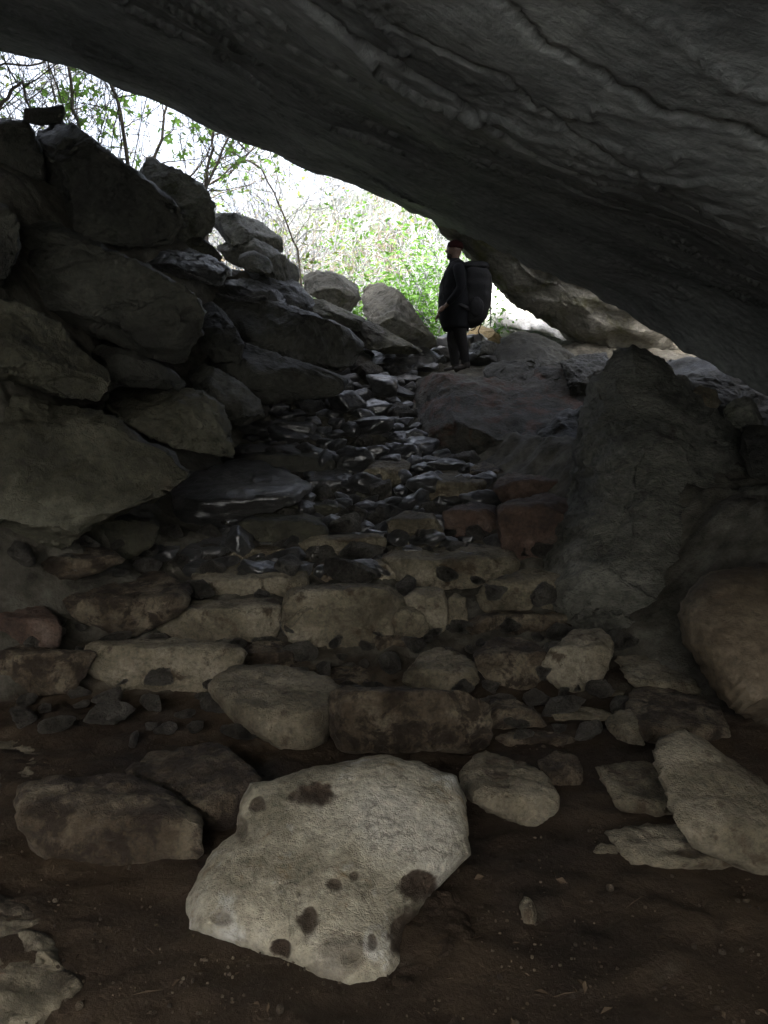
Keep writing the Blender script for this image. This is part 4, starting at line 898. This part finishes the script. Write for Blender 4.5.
def rings(name, prof, mat, n=28, seed=1, wr=.012, ex=.85):
    """loft of elliptical rings: (cx, z, half depth in x, half width in y)"""
    V, Fq = [], []
    zs = np.linspace(prof[0][1], prof[-1][1], 26)
    pr = np.array(prof, float); o = np.argsort(pr[:, 1])
    for z in zs:
        cx, a, b = [np.interp(z, pr[o, 1], pr[o, j]) for j in (0, 2, 3)]
        for j in range(n):
            th = 2 * math.pi * j / n
            c, s = math.cos(th), math.sin(th)
            V.append([cx + a * np.sign(c) * abs(c) ** ex, b * np.sign(s) * abs(s) ** ex, z])
    V = np.array(V)
    nrm = V * np.array([1, 1, 0]); nrm[:, 0] -= np.repeat([np.interp(z, pr[o, 1], pr[o, 0]) for z in zs], n)
    nrm /= np.linalg.norm(nrm, axis=1)[:, None] + 1e-6
    V = V + nrm * (wr * fbm(V * np.array([6, 6, 9]), 3, seed))[:, None]
    for i in range(len(zs) - 1):
        for j in range(n): Fq.append((i * n + j, i * n + (j + 1) % n, (i + 1) * n + (j + 1) % n, (i + 1) * n + j))
    Fq.append(tuple(range(n))[::-1]); Fq.append(tuple((len(zs) - 1) * n + j for j in range(n)))
    return mesh(name, V, Fq, mat)
def ellipsoid(c, r, n=4, seed=0, amp=0, warp=None):
    D, Fc = ico(n); V = D * np.array(r)
    if amp: V = V * (1 + amp * fbm(D * 2.5, 3, seed))[:, None]
    if warp: V = warp(V)
    return V + np.array(c), Fc

person = bpy.data.objects.new('person', None); COL.objects.link(person); person.location = feet
tag(person, 'person in black jacket and maroon cap standing in profile facing left', 'person')
# body: one continuous figure (local x: -x is forwards)
bv = [(-.02, 0, .92), (-.06, 0, 1.10), (-.08, 0, 1.28), (-.085, 0, 1.43), (-.09, 0, 1.50), (-.095, 0, 1.56), (-.10, 0, 1.66), (-.10, 0, 1.73),
      (-.02, -.10, .88), (-.02, -.11, .50), (.055, -.10, .10), (-.02, -.105, .05),
      (-.02, .10, .88), (-.12, .11, .49), (-.075, .10, .10), (-.15, .105, .05),
      (-.07, -.18, 1.37), (-.03, -.25, 1.12), (-.20, -.23, .90), (-.255, -.21, .84),
      (-.07, .18, 1.37), (-.03, .25, 1.12), (-.20, .23, .90), (-.255, .21, .84)]
be = [(0, 1), (1, 2), (2, 3), (3, 4), (4, 5), (5, 6), (6, 7), (0, 8), (8, 9), (9, 10), (10, 11), (0, 12), (12, 13), (13, 14), (14, 15), (3, 16), (16, 17), (17, 18), (18, 19), (3, 20), (20, 21), (21, 22), (22, 23)]
brd = [.14, .13, .14, .11, .06, .065, .092, .07, .085, .058, .04, .04, .085, .058, .04, .04, .045, .04, .032, .03, .045, .04, .032, .03]
body = obj('body', skin_mesh('body', bv, be, brd, 0, M['skin']), person)
# face: nose, brow, chin, ear as one head piece of the body mesh's skin
def joinmeshes(name, parts, mat):
    Vs, Fs, k = [], [], 0
    for V, Fc in parts:
        Vs.append(V); Fs += [tuple(int(a) + k for a in f) for f in Fc]; k += len(V)
    return mesh(name, np.concatenate(Vs), Fs, mat)
def headwarp(V):
    V = V.copy(); x, y, z = V.T
    front = np.clip(-x / .1, 0, 1)
    V[:, 0] -= .028 * np.exp(-((z + .012) / .016) ** 2 - (y / .016) ** 2) * (front > .3)      # nose
    V[:, 0] -= .008 * np.exp(-((z - .028) / .012) ** 2) * front                                 # brow
    V[:, 0] -= .010 * np.exp(-((z + .052) / .008) ** 2 - (y / .03) ** 2) * front                # lips
    V[:, 0] -= .016 * np.exp(-((z + .090) / .016) ** 2 - (y / .03) ** 2) * front                # chin
    V[:, 0] += .008 * np.exp(-((z - .012) / .010) ** 2 - ((np.abs(y) - .032) / .014) ** 2) * front   # eye sockets
    V[:, 1] *= np.where(z < -.02, 1 + (z + .02) * 3.2, 1)
    return V
hv = ellipsoid((-.105, 0, 1.655), (.100, .078, .122), 5, warp=headwarp)
ears = [ellipsoid((-.09, s * .080, 1.645), (.020, .010, .032), 3) for s in (-1, 1)]
obj('head', joinmeshes('head', [hv] + ears, M['skin']), person)
obj('eye', joinmeshes('eye', [ellipsoid((-.188, s * .032, 1.667), (.011, .011, .011), 2) for s in (-1, 1)], plain('eye_white', (.5, .48, .45), .3)), person)
def capwarp(V):
    V = V.copy(); V[:, 2] = np.where(V[:, 2] < -.03, -.03 + (V[:, 2] + .03) * .15, V[:, 2]); return V
obj('cap', joinmeshes('cap', [ellipsoid((-.092, 0, 1.705), (.112, .092, .088), 4, 3, .03, capwarp)], M['cap']), person)
obj('beard', joinmeshes('beard', [ellipsoid((-.158, 0, 1.575), (.050, .052, .050), 3, 4, .08)], M['beard']), person)
jr = obj('jacket', rings('jacket', [(-.065, .58, .175, .21), (-.09, .68, .195, .23), (-.105, .82, .215, .25), (-.105, 1.0, .215, .24), (-.095, 1.2, .195, .235), (-.085, 1.34, .165, .235), (-.075, 1.43, .125, .20), (-.085, 1.50, .075, .085), (-.09, 1.535, .07, .075)], M['jacket']), person)
for s in (-1, 1):
    sl = skin_mesh('sleeve', [(-.075, s * .17, 1.41), (-.06, s * .245, 1.33), (-.03, s * .285, 1.10), (-.12, s * .28, .98), (-.215, s * .25, .885)], [(0, 1), (1, 2), (2, 3), (3, 4)], [.09, .085, .066, .056, .045], 0, M['jacket'])
    obj('sleeve', sl, person)
    # trouser leg
    kx, ax = (-.02, .055) if s < 0 else (-.12, -.075)
    tr = skin_mesh('trouser_leg', [(-.03, s * .09, .95), (-.03, s * .105, .78), (kx, s * .11, .50), ((kx + ax) / 2 + .01, s * .105, .28), (ax, s * .10, .09)], [(0, 1), (1, 2), (2, 3), (3, 4)], [.13, .115, .088, .072, .064], 0, M['trousers'])
    obj('trouser_leg', tr, person)
    bo = skin_mesh('boot', [(ax + .01, s * .10, .16), (ax + .01, s * .10, .055), (ax - .08, s * .105, .042), (ax - .17, s * .11, .034)], [(0, 1), (1, 2), (2, 3)], [.066, .070, .055, .042], 0, M['boot'])
    obj('boot', bo, person)
    # hand: palm with five curled fingers
    w0 = np.array([-.245, s * .235, .862])
    hvv = [w0, w0 + (-.035, 0, -.030), w0 + (-.065, 0, -.055)]; he = [(0, 1), (1, 2)]; hr = [.026, (.036), (.033)]
    for f, (oy, ln) in enumerate(((-.027, .066), (-.009, .074), (.009, .070), (.026, .056))):
        k = len(hvv); a = w0 + (-.068, oy, -.058)
        hvv += [a + (-.018, oy * .15, -.018), a + (-.022, oy * .15, -.018 - ln * .45), a + (-.008, 0, -.020 - ln * .8)]
        he += [(2, k), (k, k + 1), (k + 1, k + 2)]; hr += [.0105, .0095, .008]
    k = len(hvv); hvv += [w0 + (-.040, -s * .040, -.022), w0 + (-.070, -s * .050, -.050), w0 + (-.088, -s * .046, -.074)]
    he += [(1, k), (k, k + 1), (k + 1, k + 2)]; hr += [.013, .011, .0095]
    obj('hand', skin_mesh('hand', [tuple(v) for v in hvv], he, hr, 1, M['skin']), person)
# rucksack, a thing of its own on the person's back
bp_ = bpy.data.objects.new('backpack', None); COL.objects.link(bp_); bp_.location = feet + np.array([-.085, 0, 0])
tag(bp_, 'large black hiking backpack worn by the standing person', 'backpack')
obj('pack_body', rings('pack_body', [(.22, .62, .05, .09), (.24, .66, .12, .14), (.265, .76, .165, .17), (.285, .95, .195, .185), (.29, 1.15, .205, .19), (.28, 1.30, .205, .185), (.265, 1.38, .19, .17), (.255, 1.42, .15, .14)], M['pack'], seed=5, wr=.015, ex=.6), bp_)
obj('pack_lid', rings('pack_lid', [(.27, 1.38, .19, .16), (.265, 1.41, .205, .175), (.26, 1.46, .19, .16), (.25, 1.49, .13, .11)], M['pack'], seed=9, wr=.03, ex=.65), bp_)
obj('front_pocket', joinmeshes('front_pocket', [ellipsoid((.42, 0, 1.02), (.075, .12, .20), 4, 7, .08)], M['pack']), bp_)
for s in (-1, 1):
    pts = [(x_ + .085, y_, z_) for x_, y_, z_ in [(.02, s * .11, 1.44), (-.04, s * .13, 1.49), (-.17, s * .135, 1.42), (-.275, s * .13, 1.20), (-.24, s * .18, .98), (.0, s * .25, .86), (.10, s * .16, .84)]]
    sm_ = skin_mesh('shoulder_strap', pts, [(i, i + 1) for i in range(6)], [(.012, .028)] * 7, 0, M['pack'])
    obj('shoulder_strap', sm_, bp_)
    obj('side_pocket', joinmeshes('side_pocket', [ellipsoid((.27, s * .185, .86), (.10, .028, .13), 4, 8, .1)], M['pack']), bp_)
V, Fq = [], []
for a, b in (((.38, -.05, .72), (.31, -.05, .56)), ((.31, -.05, .56), (.34, -.05, .50)), ((.48, .02, .92), (.49, .02, .64)), ((.33, .03, .70), (.27, .03, .60)), ((.27, .03, .60), (.22, .03, .58))):
    tube(V, Fq, np.array(a), np.array(b), .008, .007, 5)
obj('loose_strap', mesh('loose_strap', np.array(V), Fq, M['pack']), bp_)
